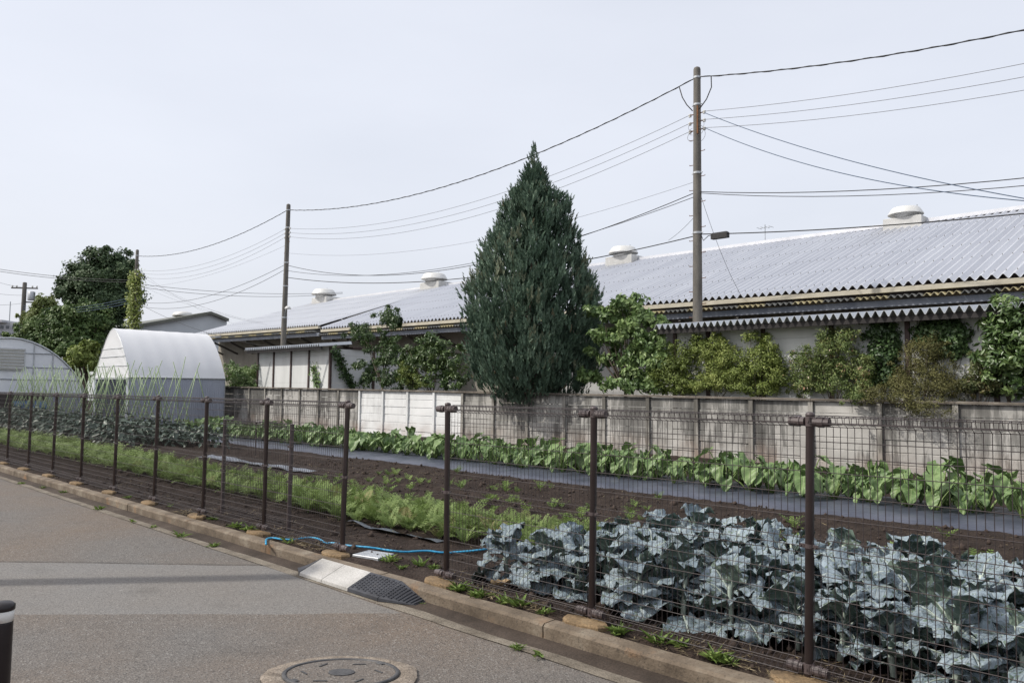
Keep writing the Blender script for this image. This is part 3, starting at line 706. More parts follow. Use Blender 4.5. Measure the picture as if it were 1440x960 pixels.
barn('barn', 'long grey barn with ribbed metal roof and round roof vents behind the cypress', -41.0, 9.0, lambda x: 4.93-.0075*(x+5), 'roof', [(-11.75, .88), (-26.3, 1.03)])
barn('barn', 'paler barn with ribbed roof at the far left end of the long barn', -58.6, -41.25, lambda x: 5.42-.009*(x+41), 'roof_white', [(-56.4, 1.28), (-42.4, 1.18)])
# television aerial on the ridge
av = ony(1076, 334, 35); ax_ = av[0]
aer = thing('roof_aerial', 'small antenna standing on the barn ridge left of the right roof vent', 'antenna', (ax_, 35, 8.9))
mb = MB(); mb.tube([(ax_, 35, 8.9), (ax_, 35, 9.75)], .02, 6); mb.build('mast', 'steel', aer)
mb = MB(); mb.tube([(ax_-.35, 35, 9.6), (ax_+.35, 35, 9.6)], .015, 5)
for s in (-.3, -.1, .1, .3): mb.tube([(ax_+s, 34.75, 9.6), (ax_+s, 35.25, 9.6)], .012, 5)
mb.build('elements', 'steel', aer)

# ------------------------------------------------------------------ sheds behind the wall
def shed(name, label, xa, xb, y0, depth, ztop, nb, xposts, roofback=.105, pitch=.19):
    root = thing(name, label, 'shed', ((xa+xb)/2, y0, 0))
    zf = lambda x, y: ztop+roofback*(y-(y0-.62))
    folded(xa-.3, xb+.1, pitch, .13, y0-.62, y0+depth, zf, 1, 1).build('roof', 'shedroof', root)
    mb = MB(); mb.box(xa-.25, xb+.05, y0-.52, y0-.44, ztop-.13, ztop+.005); mb.build('fascia', 'fascia', root)
    for i, px in enumerate(xposts):
        mb = MB(); mb.box(px-.05, px+.05, y0-.05, y0+.06, 0, ztop+.02); mb.build('post', 'brownsteel', root)
        if i < len(xposts)-1:
            x1 = xposts[i+1]
            for z0, z1 in ((0, 1.0), (1.005, 1.97), (1.975, ztop-.36), (ztop-.355, ztop)):
                mb = MB(); mb.box(px+.052, x1-.052, y0, y0+.035, z0, z1); mb.build('siding_panel', 'shedwall', root)
    return root
zs = lambda u, v: ony(u, v, 19.3)
XL, XR = -37.34, -30.75
s1 = shed('storage_shed', 'pale shed with brown posts and ribbed roof behind the left of the wall', XL, XR, 19.3, 1.05, 3.55, 4, [XL, -35.75, -34.1, -32.5, XR])
mb = MB()
for y0, y1 in ((19.37, 21.6), (21.61, 24.1), (24.11, 26.8)):
    for z0, z1 in ((0, 1.95), (1.955, 3.18), (3.185, 3.48)):
        q = MB(); q.box(XR-.04, XR, y0, y1, z0, z1); q.build('side_panel', 'shedwall', s1)
mb = MB(); mb.box(XR-2.3, XR+.12, 20.4, 27.0, 3.52, 3.60); mb.build('side_roof', 'brownsteel', s1)
for yy in (21.6, 24.1):
    q = MB(); q.box(XR-.02, XR+.05, yy-.06, yy+.06, 0, 3.5); q.build('post', 'brownsteel', s1)
for a, b in ((XL+.1, XL+.55), (XL+1.25, XL+.75), (-32.4, -31.95), (-30.9, -31.45)):
    q = MB(); q.bar((a, 19.27, 3.0), (b, 19.27, 1.7), .02, .02); q.build('brace_rod', 'steel', s1)
q = MB(); q.tube([(XR+.3, 23.2, 0), (XR+.3, 23.2, 2.0), (XR+.32, 23.6, 2.25), (XR+.32, 25.4, 2.3)], .06, 8); q.build('duct_pipe', 'steel', s1, True)
s2 = shed('storage_shed', 'long pale shed with scalloped roof edge behind bushes on the right', -12.6, 2.0, 19.0, 1.3, 3.42, 9, [-12.6, -11.55, -9.95, -8.18, -6.45, -4.7, -2.95, -1.2, .4, 2.0])

# ================================================================== GREENHOUSES
gx0, gx1, gy0, gy1 = -41.45, -36.9, 13.0, 17.4
gm = (gx0+gx1)/2; hw = (gx1-gx0)/2
gh = thing('greenhouse', 'white gothic arched greenhouse with a blue-grey lower side', 'greenhouse', (gm, gy0, 0))
def arch(t, zs=2.11, zt=4.38):      # t -1..1 across, pointed arch
    a = abs(t); return zs+(zt-zs)*(1-a**1.55)**.88
ts = np.concatenate([-np.linspace(1, .0, 13)**.75, np.linspace(0, 1, 13)[1:]**.75])
ts = np.sort(np.unique(np.round(np.sign(ts)*np.abs(ts), 4)))
nb = 6; G = []
for j in range(nb*5+1):
    y = gy0+(gy1-gy0)*j/(nb*5); sg = -.014*abs(sin(pi*j/5))
    G.append([(gm+t*(hw+sg*abs(t)), y, arch(t)+sg*(1-.3*abs(t))) for t in ts])
G = np.array(G); V = G.reshape(-1, 3)
mb = MB(); mb.grid(G); mb.build('film_roof', 'vinyl', gh, True)
for j in range(0, nb+1):
    y = gy0+(gy1-gy0)*j/nb; mb = MB(); mb.tube([(gm+t*(hw-.03), y, arch(t)-.03) for t in ts], .02, 5); mb.build('hoop', 'steel', gh, True)
mb = MB(); G = []
for k, f in enumerate(np.linspace(0, 1, 9)):
    G.append([(gm+t*hw, gy0+.015*sin(k*2.2+t*3), 2.06+(arch(t)-2.06)*f) for t in ts])
mb.grid(np.array(G)); ge = mb.build('gable_film', 'vinyl', gh, True)
for z in (2.62, 3.05, 3.42):
    w_ = hw*(1-((z-2.11)/2.27)**1.14)**.645; mb = MB(); mb.tube([(gm-w_, gy0-.02, z), (gm+w_, gy0-.02, z)], .012, 5); mb.build('gable_rail', 'steel', ge)
mb = MB(); mb.box(gm-hw, gm+hw, gy0-.05, gy0+.02, 2.02, 2.10); mb.build('lintel', 'steel', gh)
for x0, x1 in ((gx0, gx0+.3), (gx1-.3, gx1)):
    mb = MB(); mb.box(x0, x1, gy0-.02, gy0+.02, 0, 2.02); mb.build('gable_side', 'ghside', gh)
mb = MB(); mb.grid(np.array([[(gm+t*hw, gy1, 2.06+(arch(t)-2.06)*f) for t in ts] for f in (0, 1)])); mb.build('rear_gable', 'vinyl', gh)
mb = MB(); mb.box(gx0+.05, gx1-.05, gy1-.03, gy1, 0, 2.05); mb.build('rear_wall', 'dark', gh)  # coloured near-black to paint the shade seen through the open gable
for x in (gx0, gx1):
    nn = 46
    for i0 in range(4):
        ya, yb = gy0+.03+(gy1-gy0-.05)*i0/4, gy0+.03+(gy1-gy0-.05)*(i0+1)/4-.006
        mb = MB(); k = 24; mb.grid(np.array([[(x+.008*(1 if j % 2 else -1), ya+(yb-ya)*j/k, z) for j in range(k+1)] for z in (0, 2.08)]))
        mb.build('side_sheet', 'ghside', gh)
mb = MB(); mb.tube([(gx1+.03, gy0, 2.11), (gx1+.03, gy1, 2.11)], .032, 6); mb.build('roll_pipe', 'steel', gh, True)
mb = MB(); mb.tube([(gx1+.02, gy1-.02, 0), (gx1+.02, gy1-.02, 2.11)], .02, 6); mb.tube([(gx1+.02, gy0-.02, 0), (gx1+.02, gy0-.02, 2.11)], .025, 6); mb.build('corner_pipes', 'steel', gh)

# left greenhouse: gable looks along +x
qx = -52.0
ap = onx(16, 475, qx); rb = onx(118, 553, qx); hw2 = rb[1]-ap[1]; az = ap[2]; sz = 1.35
g2 = thing('greenhouse', 'low clear-film greenhouse with louvred gable at the left edge', 'greenhouse', (qx, ap[1], 0))
def arch2(t): return sz+(az-sz)*(1-abs(t)**1.9)**.75 if abs(t) < 1 else sz
t2 = np.sort(np.unique(np.round(np.concatenate([np.sin(np.linspace(-pi/2, pi/2, 25))]), 4)))
mb = MB(); mb.grid(np.array([[(x, ap[1]+t*hw2, arch2(t)) for t in t2] for x in np.linspace(qx, qx-18, 13)])[::-1]); mb.build('film_roof', 'vinyl', g2, True)
G = [[(qx-.01, ap[1]+t*hw2, 1.3+(arch2(t)-1.3)*f) for t in t2] for f in np.linspace(0, 1, 6)]
mb = MB(); mb.grid(np.array(G)); mb.build('gable_film', 'clear', g2, True)
mb = MB(); mb.tube([(qx+.03, ap[1]+t*hw2, arch2(t)) for t in t2], .05, 6); mb.build('gable_hoop', 'steel', g2, True)
for z in (2.05, 2.75, 3.55):
    t_ = (1-((z-sz)/(az-sz))**(1/.75))**(1/1.9); mb = MB(); mb.tube([(qx+.03, ap[1]-t_*hw2, z), (qx+.03, ap[1]+t_*hw2, z)], .03, 5); mb.build('gable_rail', 'steel', g2)
for t in (-.6, -.3, .3, .55, .78):
    mb = MB(); mb.tube([(qx+.03, ap[1]+t*hw2, 1.3), (qx+.03, ap[1]+t*hw2, arch2(t))], .03, 5); mb.build('gable_stud', 'steel', g2)
lz = onx(16, 505, qx)
lv = MB(); lv.box(qx+.06, qx+.1, ap[1]-.72, ap[1]+.72, lz[2]-.62, lz[2]+.62)
lv = lv.build('louvre_box', 'steel', g2)
for i in range(7):
    q = MB(); z = lz[2]-.54+.175*i; q.bar((qx+.13, ap[1]-.66, z), (qx+.13, ap[1]+.66, z), .03, .13, up=(.5, 0, 1)); q.build('slat', 'vent', lv)
mb = MB(); mb.box(qx-.02, qx+.03, ap[1]-hw2*.97, ap[1]+.5*hw2, 0, 1.22); mb.build('opening_shade_sheet', 'dark', g2)  # dark sheet painted as the shade of the open gable, no real curtain
mb = MB(); mb.box(qx-.02, qx+.04, ap[1]+.51*hw2, ap[1]+hw2, 0, 1.25); mb.build('gable_skirt', 'ghside', g2)
mb = MB(); mb.bar((qx+.02, ap[1]-hw2, 1.28), (qx+.02, ap[1]+hw2, 1.28), .1, .09); mb.build('lintel', 'steel', g2)
mb = MB(); mb.grid(np.array([[(qx+.7+.25*sin(a*3), ap[1]+.1+1.7*s, .1+.75*sin(a)) for s in np.linspace(0, 1, 5)] for a in np.linspace(0, 2.4, 7)])); tag(mb.build('tarpaulin', 'tarp', None, True), 'crumpled blue tarpaulin lying before the low greenhouse', 'tarpaulin')

# ================================================================== FAR BUILDINGS
xf = -100.
pA, pR, pB = onx(163, 466, xf), onx(297, 441.5, xf), onx(322, 451.5, xf)
fb = thing('far_hall', 'hall with olive green roof and one roof vent beyond the white greenhouse', 'building', (xf, pR[1], 0))
mb = MB()
for a, b in ((pA, pR), (pR, pB)):
    mb2 = MB(); d = np.array([0, 0, .35]); V = [a, b, b+d, a+d]; V = V+[p+np.array([-26, 0, 0]) for p in V]
    mb2.add(V, [(0, 1, 2, 3), (7, 6, 5, 4), (0, 4, 5, 1), (1, 5, 6, 2), (2, 6, 7, 3), (3, 7, 4, 0)]); mb2.build('roof', 'greenroof', fb)
mb = MB(); mb.add([(xf-.6, pA[1], 0), (xf-.6, pB[1], 0), (xf-.6, pB[1], pB[2]), (xf-.6, pR[1], pR[2]), (xf-.6, pA[1], pA[2])], [(0, 1, 2, 3, 4)]); mb.build('gable_wall', 'farwall', fb)
mb = MB(); mb.box(xf-25, xf-.7, pA[1]+1.2, pA[1]+1.3, 0, pA[2]+.8); mb.build('side_wall', 'farwall', fb)
vc = onx(257, 447, xf-6); vb = MB(); vb.box(vc[0]-1.2, vc[0]+1.2, vc[1]-1.4, vc[1]+1.4, vc[2]-1.6, vc[2]-.1); vb = vb.build('roof_vent', 'ventbase', fb)
mb = MB(); mb.lathe([(.9, -.2), (.9, .25), (1.3, .2), (1.35, .3), (1.1, .7), (.5, .85), (.01, .87)], tuple(vc), 20); mb.build('vent_hood', 'vent', vb, True)

apt = atZ(-30, 545, 150); ab = thing('apartment_block', 'distant pale grey apartment block at the left edge above the greenhouse', 'building', (apt[0], apt[1], 0))
ang = atan2(-R0[1], -R0[0])
def rect(u0, v0, u1, v1, Z, dep, mt, nm, par):
    a, b = atZ(u0, v1, Z), atZ(u1, v0, Z); W = np.dot(b-a, R0); 
    f2 = np.array([F[0], F[1], 0])/cos(PH); mb = MB()
    z0, z1 = min(a[2], b[2]), max(a[2], b[2]); a2 = a.copy(); 
    V = [a2+R0*s*W+f2*t*dep for s, t in ((0, 0), (1, 0), (1, 1), (0, 1))]
    V = [np.array([p[0], p[1], z0]) for p in V]+[np.array([p[0], p[1], z1]) for p in V]
    mb.add(V, [(3, 2, 1, 0), (4, 5, 6, 7), (0, 1, 5, 4), (1, 2, 6, 5), (2, 3, 7, 6), (3, 0, 4, 7)]); return mb.build(nm, mt, par)
rect(-60, 452, 15, 600, 150, 9, 'apt', 'wall', ab); rect(15.1, 456, 26, 600, 151, 9, 'apt', 'wall', ab)
rect(-60, 449.5, 3, 452, 149.8, 9.4, 'apt', 'roof_slab', ab)
for v in (460, 470):
    for u in (-8, 0, 8, 17): rect(u, v-2.2, u+4.5, v+2.2, 149.9, .1, 'glass', 'window', ab)
a_ = atZ(13, 455, 151); mb = MB(); mb.tube([a_, a_+np.array([0, 0, 4.2])], .09, 5); mb.build('lightning_rod', 'steel', ab)

# ================================================================== UTILITY POLES
PY = 20.4
def pole_mesh(hgt, r0, r1):
    mb = MB(); k = 10; mb.lathe([(r0+(r1-r0)*i/k, hgt*i/k) for i in range(k+1)]+[(r1*.85, hgt+.05), (r1*.4, hgt+.08)], n=20); return mb.mesh('shaft', 'pole', smooth=True)
def pole(name, label, x, y, hgt, lean=(0, 0), hardware=(), steps=None, group=None, r=(.16, .105)):
    root = thing(name, label, 'utility pole', (x, y, 0), group); root.rotation_euler = (lean[0], lean[1], 0)
    obj('shaft', pole_mesh(hgt, *r), root)
    rad = lambda z: r[0]+(r[1]-r[0])*z/hgt
    for z in hardware:
        q = MB(); a = rad(z); q.lathe([(a+.001, -.03), (a+.012, -.03), (a+.012, .03), (a+.001, .03)], (0, 0, z), 18)
        q.tube([(-a-.005, 0, z), (-a-.06, 0, z)], .018, 6); q.tube([(a+.005, 0, z), (a+.06, 0, z)], .018, 6); o = q.build('steel_band', 'steel', None); o.parent = root
    if steps:
        for i, z in enumerate(np.arange(steps[0], steps[1], steps[2])):
            s = 1 if i % 2 else -1; q = MB(); a = rad(z); q.tube([(s*(a-.02), 0, z), (s*(a+.14), 0, z+.005), (s*(a+.142), 0, z+.03)], .011, 5); o = q.build('step_bolt', 'rust', None); o.parent = root
    return root
def insulators(root, zs, a):
    for z in zs:
        for s in (-1, 1):
            q = MB(); q.tube([(s*a, 0, z), (s*(a+.10), 0, z)], .016, 6); o = q.build('bracket', 'rust', None); o.parent = root
            q = MB(); q.lathe([(.012, -.06), (.045, -.05), (.045, -.02), (.025, -.01), (.045, 0), (.045, .03), (.02, .05)], (s*(a+.13), 0, z), 10); o = q.build('insulator', 'porcelain', None); o.parent = root
P1 = np.array([-12.76, PY]); P2 = np.array([-36.95, PY]); P3 = np.array([-57.55, PY]); P0 = np.array([11.4, PY])
p1 = pole('utility_pole', 'tall concrete utility pole standing right of the cypress', *P1, 11.35, (0, 0), (11.1, 10.27, 8.2, 6.4), (3.9, 9.4, .38))
insulators(p1, (10.0, 9.75, 9.5), .115)
q = MB(); q.box(.06, .10, -.125, -.09, 9.35, 10.2); o = q.build('rusty_strap', 'rust', None); o.parent = p1
for s, zt in ((-1, 10.97), (1, 11.02)):
    q = MB(); q.tube([(s*(.62 if s < 0 else .48), 0, zt), (s*.5, -.02, zt-.35), (s*.34, -.03, zt-.62 if s < 0 else 10.35), (s*.12, -.06, 10.1)], .016, 6); o = q.build('cable_tail', 'cable', None, True); o.parent = p1
for dz, rr in ((9.45, .17), (9.3, .24), (9.6, .2)):
    q = MB(); q.tube([(.1+rr*abs(sin(a)), -.1, dz+rr*.9*cos(a)) for a in np.linspace(0, pi, 9)], .006, 4); o = q.build('jumper_wire', 'wire', None); o.parent = p1
    q = MB(); q.tube([(-.1-rr*.7*abs(sin(a)), -.1, dz+rr*.6*cos(a)) for a in np.linspace(0, pi, 9)], .006, 4); o = q.build('jumper_wire', 'wire', None); o.parent = p1
p2 = pole('utility_pole', 'concrete utility pole rising behind the left shed', *P2, 11.05, (0, .012), (10.8, 9.9, 8.1, 6.9, 5.3), (4.2, 9.6, .55))
insulators(p2, (9.85, 9.63, 9.42), .115)
lamp = MB(); lamp.tube([(.13, -.05, 5.35), (.2, -.06, 5.7), (.42, -.1, 5.78)], .02, 6); o = lamp.build('lamp_arm', 'steel', None, True); o.parent = p2
lamp = MB(); lamp.lathe([(.16, -.02), (.17, .0), (.1, .1), (.04, .13)], (.5, -.1, 5.72), 14); q = lamp.build('lamp_shade', 'porcelain', None, True); q.parent = p2
p3 = pole('utility_pole', 'vine-covered utility pole behind the white greenhouse', *P3, 11.15, (0, .01), (10.8, 9.8), (8.6, 10.8, .3))
insulators(p3, (9.8, 9.5), .115)
off = (-12.35, -3.75)
pole('utility_pole', 'roadside utility pole out of view whose shadow crosses the road', *off, 9.6, r=(.165, .12))
fp = atZ(34, 398, 92)
p4 = pole('utility_pole', 'distant utility pole with cross arm and transformer at far left', fp[0], fp[1], fp[2], (0, .02), (), (7, 12, .7), r=(.30, .22))
ax2 = unit(np.array([R0[0], R0[1], 0.])); zt = fp[2]
for dz, a, b in ((-.6, -1.5, 1.5), (-2.2, -.2, 1.3)):
    q = MB(); q.bar(ax2*a+np.array([0, 0, zt+dz]), ax2*b+np.array([0, 0, zt+dz]), .16, .14); o = q.build('cross_arm', 'strut', None); o.parent = p4
for s in (-1.4, -.9, .9, 1.4):
    q = MB(); q.lathe([(.05, 0), (.09, .05), (.09, .2), (.04, .25)], tuple(ax2*s+np.array([0, 0, zt-.53])), 8); o = q.build('insulator', 'porcelain', None); o.parent = p4
q = MB(); c_ = ax2*.85+np.array([0, 0, zt-2.0]); q.lathe([(.36, 0), (.38, .05), (.38, .95), (.3, 1.02), (.05, 1.05)], tuple(c_), 14); o = q.build('transformer', 'steel', None, True); o.parent = p4

# ================================================================== CABLES
def cable(a, b, sag, r, mat, label, group=None, n=28, name='overhead_cable', tw=0.):
    a = np.array(a, float); b = np.array(b, float); pts = []
    for i in range(n+1):
        t = i/n; p = a+(b-a)*t; p[2] -= 4*sag*t*(1-t); pts.append(p)
    mb = MB(); mb.tube(pts, r, 5)
    if tw:
        L = np.linalg.norm(b-a); m = int(L/.16); wv = []
        for i in range(m+1):
            t = i/m; p = a+(b-a)*t; p[2] -= 4*sag*t*(1-t); ph = i*1.3
            wv.append(p+np.array([0, cos(ph), sin(ph)])*tw)
        mb.tube(wv, r*.8, 4)
    c = mb.build(name, mat, None, True); tag(c, label, 'cable', group); return c
z3 = lambda p, z, dx=0.: (p[0]+dx, p[1], z)
g_ = 'bare wires strung between the poles'
cable(z3(P1, 11.1, -.1), z3(P2, 10.82, .1), 1.12, .016, 'cable', 'thick black cable between the right pole top and the left shed pole', tw=.016)
cable(z3(P1, 11.1, .1), z3(P0, 11.0), 1.32, .016, 'cable', 'thick black cable rising from the right pole top to the upper right', tw=.016)
cable(z3(P2, 10.8, -.1), z3(P3, 10.78, .1), .72, .016, 'cable', 'thick black cable from the left shed pole top to the vine-covered pole', tw=.014)
for i, (a, b, c, d) in enumerate(((10.02, 9.85, 9.8, 10.0), (9.77, 9.63, 9.6, 9.75), (9.52, 9.42, 9.35, 9.5))):
    cable(z3(P1, a, -.22), z3(P2, b, .22), 1.05+.05*i, .007, 'wire', 'thin grey wire sagging between right pole and left shed pole', g_)
    cable(z3(P1, a, .22), z3(P0, a), 1.02+.06*i, .007, 'wire', 'thin grey wire running from right pole to the right edge', 'thin wires leaving to the right')
    cable(z3(P2, b, -.22), z3(P3, c, .2), .75+.06*i, .007, 'wire', 'thin grey wire between left shed pole and vine-covered pole', 'thin wires between the left poles')
for i, (zz, uv) in enumerate(((10.0, (1440, 263)), (9.55, (1440, 257)))):
    e = ony(*uv, 17.6); s = np.array(z3(P1, zz, .2)); e2 = s+(e-s)*1.25
    cable(s, e2, .35+.2*i, .010, 'bluewire', ('upper' if i == 0 else 'lower')+' of two dark service wires dropping from the right pole to the right edge')
cable(z3(P1, 7.62, .1), z3(P0, 7.6), 1.22, .012, 'cable', 'black cable pair crossing the sky right of the pole, upper strand')
cable(z3(P1, 7.58, .1), z3(P0, 7.7), 1.42, .010, 'cable', 'black cable pair crossing the sky right of the pole, lower strand')
cable(z3(P1, 7.62, -.1), z3(P2, 7.98, .1), 1.33, .013, 'cable', 'black cable sagging behind the cypress between the two tall poles')
cable(z3(P1, 7.5, -.1), z3(P2, 7.7, .1), 1.05, .010, 'cable', 'lower black cable sagging behind the cypress beside the thicker one')
cable(z3(P1, 7.95, -.1), z3(P2, 8.6, .1), .85, .005, 'wire', 'very thin wire behind the cypress above the black cables')
cable(z3(P1, 6.32, -.1), z3(P2, 7.35, .1), .75, .016, 'cable', 'thick black telephone cable left of the right pole above the barn roof')
cable(z3(P1, 6.35, .1), z3(P0, 6.4), .72, .016, 'cable', 'thick black telephone cable crossing the barn roof right of the pole')
jb = np.array(z3(P1, 6.27, .75))
jx = thing('splice_box', 'black cable splice box hanging just right of the tall pole', 'splice box', jb)
q = MB(); q.box(-.26, .26, -.08, .08, -.13, .05, bev=.03); o = q.build('housing', 'cable', None); o.parent = jx
q = MB(); q.tube([(-.26, 0, 0), (-.38, 0, .0), (-.55, 0, -.12), (-.62, 0, .05)], .012, 5); o = q.build('cable_loop', 'cable', None, True); o.parent = jx
e = ony(1044, 418, 25.); cable(z3(P1, 7.5, .12), e, .25, .006, 'wire', 'thin stay wire slanting from the right pole to the barn eave')
e = ony(960, 405, 28.); cable(z3(P1, 6.9, -.1), ony(940, 338, 22), .05, .006, 'wire', 'short thin wire from the right pole to the telephone cable')
for i, (z, zb, sg) in enumerate(((8.0, 7.6, .75), (7.75, 7.35, .9))):
    cable(z3(P2, z, -.1), z3(P3, zb, .1), sg, .011, 'cable', 'black cable sagging left of the shed pole, '+('upper' if i == 0 else 'lower')+' strand')
cable(z3(P2, 9.0, -.1), z3(P3, 8.6, .1), .5, .005, 'wire', 'very thin wire left of the shed pole above the black cables')
for i in range(2):
    cable(z3(P3, 8.85-.2*i, .1), ony(482, 411+1.5*i, 34.), .35+.1*i, .014, 'cable', 'far dark wire from the vine-covered pole to the barn roof end', 'far wires to the barn roof')
cable(z3(P3, 7.6, .1), ony(470, 492, 25.2), .9, .010, 'cable', 'black service cable dropping from the vine-covered pole towards the shed')
for i in range(4):
    cable(z3(P3, 9.9-.35*i, .1), ony(330+60*i, 455+4*i, 30.), .45+.15*i, .005, 'wire', 'faint thin wire from the vine-covered pole to the barn roofs', 'faint wires to the barn roofs')
for i in range(3):
    cable(z3(P3, 7.95-.18*i, -.1), tuple(fp[:2])+(fp[2]-2.6-.25*i,), .55, .018, 'bluewire', 'dark blue wire between the vine-covered pole and the distant pole', 'blue wires in front of the big tree')
for i in range(2):
    cable(z3(P3, 9.1-.15*i, -.1), atZ(-60, 368+3*i, 60), .3, .018, 'cable', 'dark cable from the vine-covered pole to the left edge of the sky', 'cables leaving to the left')
for i in range(3):
    cable(tuple(fp[:2])+(fp[2]-.5-.9*i,), atZ(-60, 372+24*i, 80), .4, .014, 'wire', 'thin wire from the distant pole to the left edge', 'thin wires at the left edge')

# ================================================================== CYPRESS
cy = np.array([-17.75, 18.62, 0.])
root = thing('cypress_tree', 'big pear-shaped blue-green cypress growing behind the concrete wall', 'tree', cy)
zr = np.array([1.1, 1.3, 1.65, 2.15, 3.1, 4.1, 5.1, 6.05, 7.05, 7.75, 8.75, 9.2, 9.62]); rr = np.array([.2, .75, 1.55, 1.82, 2.03, 1.98, 1.74, 1.40, 1.06, .78, .26, .10, .0])
nC = 1150                                                # plumes: upright clusters of sprays
zc = rng.uniform(1.2, 9.5, nC*4); zc = zc[rng.uniform(0, 2.1, nC*4) < np.interp(zc, zr, rr)+.10][:nC]; nC = len(zc)
ac = rng.uniform(0, 2*pi, nC)
lob = np.array([mn.noise(Vector((cos(a)*1.6, sin(a)*1.6, z*.5))) for a, z in zip(ac, zc)])
zc[:26] = np.linspace(8.5, 9.62, 26)
rc = np.interp(zc, zr, rr)*(1+.10*lob)*rng.uniform(.88, 1.04, nC)
ps = rng.uniform(.7, 1.4, nC)*np.clip(np.interp(zc, zr, rr)/.9, .5, 1); pt = np.clip(.45+.25*lob+rng.normal(0, .15, nC), .05, .9)
Cc = np.stack([cy[0]+rc*np.cos(ac), cy[1]+rc*np.sin(ac), zc-.2], 1); oc_ = np.stack([np.cos(ac), np.sin(ac), 0*ac], 1)
ci = np.repeat(np.arange(nC), 8); n1 = len(ci); hgt_ = rng.random(n1)
C1 = Cc[ci]+np.stack([rng.normal(0, .10, n1), rng.normal(0, .10, n1), hgt_*.45], 1)*(ps[ci]*(1.15-.6*hgt_))[:, None]*np.array([1, 1, 1.3])
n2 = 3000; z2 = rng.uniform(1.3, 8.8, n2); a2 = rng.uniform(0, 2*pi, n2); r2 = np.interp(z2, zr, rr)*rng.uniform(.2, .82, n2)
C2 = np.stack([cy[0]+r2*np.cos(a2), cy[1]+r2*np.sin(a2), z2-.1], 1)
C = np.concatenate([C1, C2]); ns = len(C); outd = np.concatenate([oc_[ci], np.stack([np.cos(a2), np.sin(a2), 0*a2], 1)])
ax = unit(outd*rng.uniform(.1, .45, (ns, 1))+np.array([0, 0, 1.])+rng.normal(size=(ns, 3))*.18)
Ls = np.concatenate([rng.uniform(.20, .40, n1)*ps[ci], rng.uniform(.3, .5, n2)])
tt = np.concatenate([pt[ci]+.18*(hgt_-.4), np.full(n2, .25)])+rng.normal(0, .05, ns); tt = np.clip(tt, 0, .9); tt[:n1][rng.random(n1) < .01] = .97  # inner sprays tinted darker: shade in the gaps put into the colour
parts = []
nbd = 12
for k in range(nbd):
    f = (k+.5)/nbd; base = C+ax*(Ls*f*.85)[:, None]
    dr = unit(ax+outd*.2+unit(np.cross(ax, rng.normal(size=(ns, 3))))*rng.uniform(.3, .65, (ns, 1))*(1-f*.5))
    L = Ls*(.42-.2*f)*1.1
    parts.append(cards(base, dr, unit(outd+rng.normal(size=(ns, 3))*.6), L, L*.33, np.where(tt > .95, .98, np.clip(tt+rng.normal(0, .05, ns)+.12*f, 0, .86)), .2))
V, T, t = merge(parts)
tri = V[T].mean(1); bad = (np.abs(tri[:, 1]-18.2) < .17) & (tri[:, 2] < 1.8); T = T[~bad]; t = t[~bad]
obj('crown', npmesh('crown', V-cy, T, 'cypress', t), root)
mb = MB(); mb.tube([cy+np.array([0, 0, z]) for z in (-.1, 2, 5, 9.2)], [.2, .17, .1, .02], 8)
for i in range(60):
    z = 1.3+7*i/60; a = i*2.4; r_ = np.interp(z+.5, zr, rr)*.85; mb.tube([cy+np.array([0, 0, z]), cy+np.array([cos(a)*r_*.6, sin(a)*r_*.6, z+.1]), cy+np.array([cos(a)*r_, sin(a)*r_, z+.55])], [.035, .02, .006], 4)
mb.build('trunk', 'bark', root, True)

# ================================================================== SHRUBS AND TREES BEHIND THE WALL
def box_clumps(u0, v0, u1, v1, y, n, ry=.5, seed=0, rs=.36):
    g = np.random.default_rng(seed); A = ony(u0, v1, y); B = ony(u1, v0, y); W = B[0]-A[0]; Hh = B[2]-A[2]; out = []
    for i in range(n):
        fx = (i+.5)/n*.75+.125+g.normal(0, .04); fz = g.uniform(.2, .72) if n > 1 else .5
        out.append((A[0]+W*fx, y+g.normal(0, ry*.25), A[2]+Hh*fz, W*rs*g.uniform(.7, 1.05)*(1.6/max(n, 2))**.3, ry*g.uniform(.7, 1), Hh*rs*g.uniform(.7, 1.1)))
    return out
Q = lambda u, v, y: ony(u, v, y)
def cl(y, *els, k=1.0):       # ellipses drawn as (u, v, ru_px, rv_px) on the plane y
    out = []
    for u, v, a, b, *d in els:
        a, b = a*k, b*k
        c = Q(u, v, y); rx = (Q(u+a, v, y)[0]-Q(u-a, v, y)[0])/2; rz = (Q(u, v-b, y)[2]-Q(u, v+b, y)[2])/2
        out.append((c[0], y+(d[1] if len(d) > 1 else 0), c[2], rx, d[0] if d else .45, rz))
    return out
def gb(u, y): c = Q(u, 540, y); return (c[0], y, .0)
shrub('small_tree', 'slender dark leafy tree with climbers rising beside the left shed', 'tree', cl(18.9, (545, 450, 16, 18, .4), (505, 470, 16, 16, .4), (545, 485, 20, 18, .4), (548, 515, 17, 26, .4), (510, 515, 10, 10, .3), (560, 455, 9, 9, .3), (548, 538, 18, 14, .4), (522, 535, 16, 12, .35), (520, 490, 10, 10, .3)), 4200, .17, 'dkleaf', gb(545, 18.9), .06, sub=90, spread=.55, hang=.6, aspect=.32)
shrub('shrub', 'large round glossy-leaved shrub behind the white wall bays', 'shrub', cl(18.95, (610, 510, 40, 30, .55), (590, 500, 24, 24, .5), (632, 515, 28, 26, .5), (612, 488, 20, 18, .5), (575, 520, 18, 20, .4), (605, 538, 40, 14, .5), (640, 536, 22, 14, .45), (580, 540, 18, 10, .4)), 5200, .17, 'dkleaf', gb(612, 18.95), .05, sub=110, spread=.42, hang=.25, aspect=.36, tmean=.55)
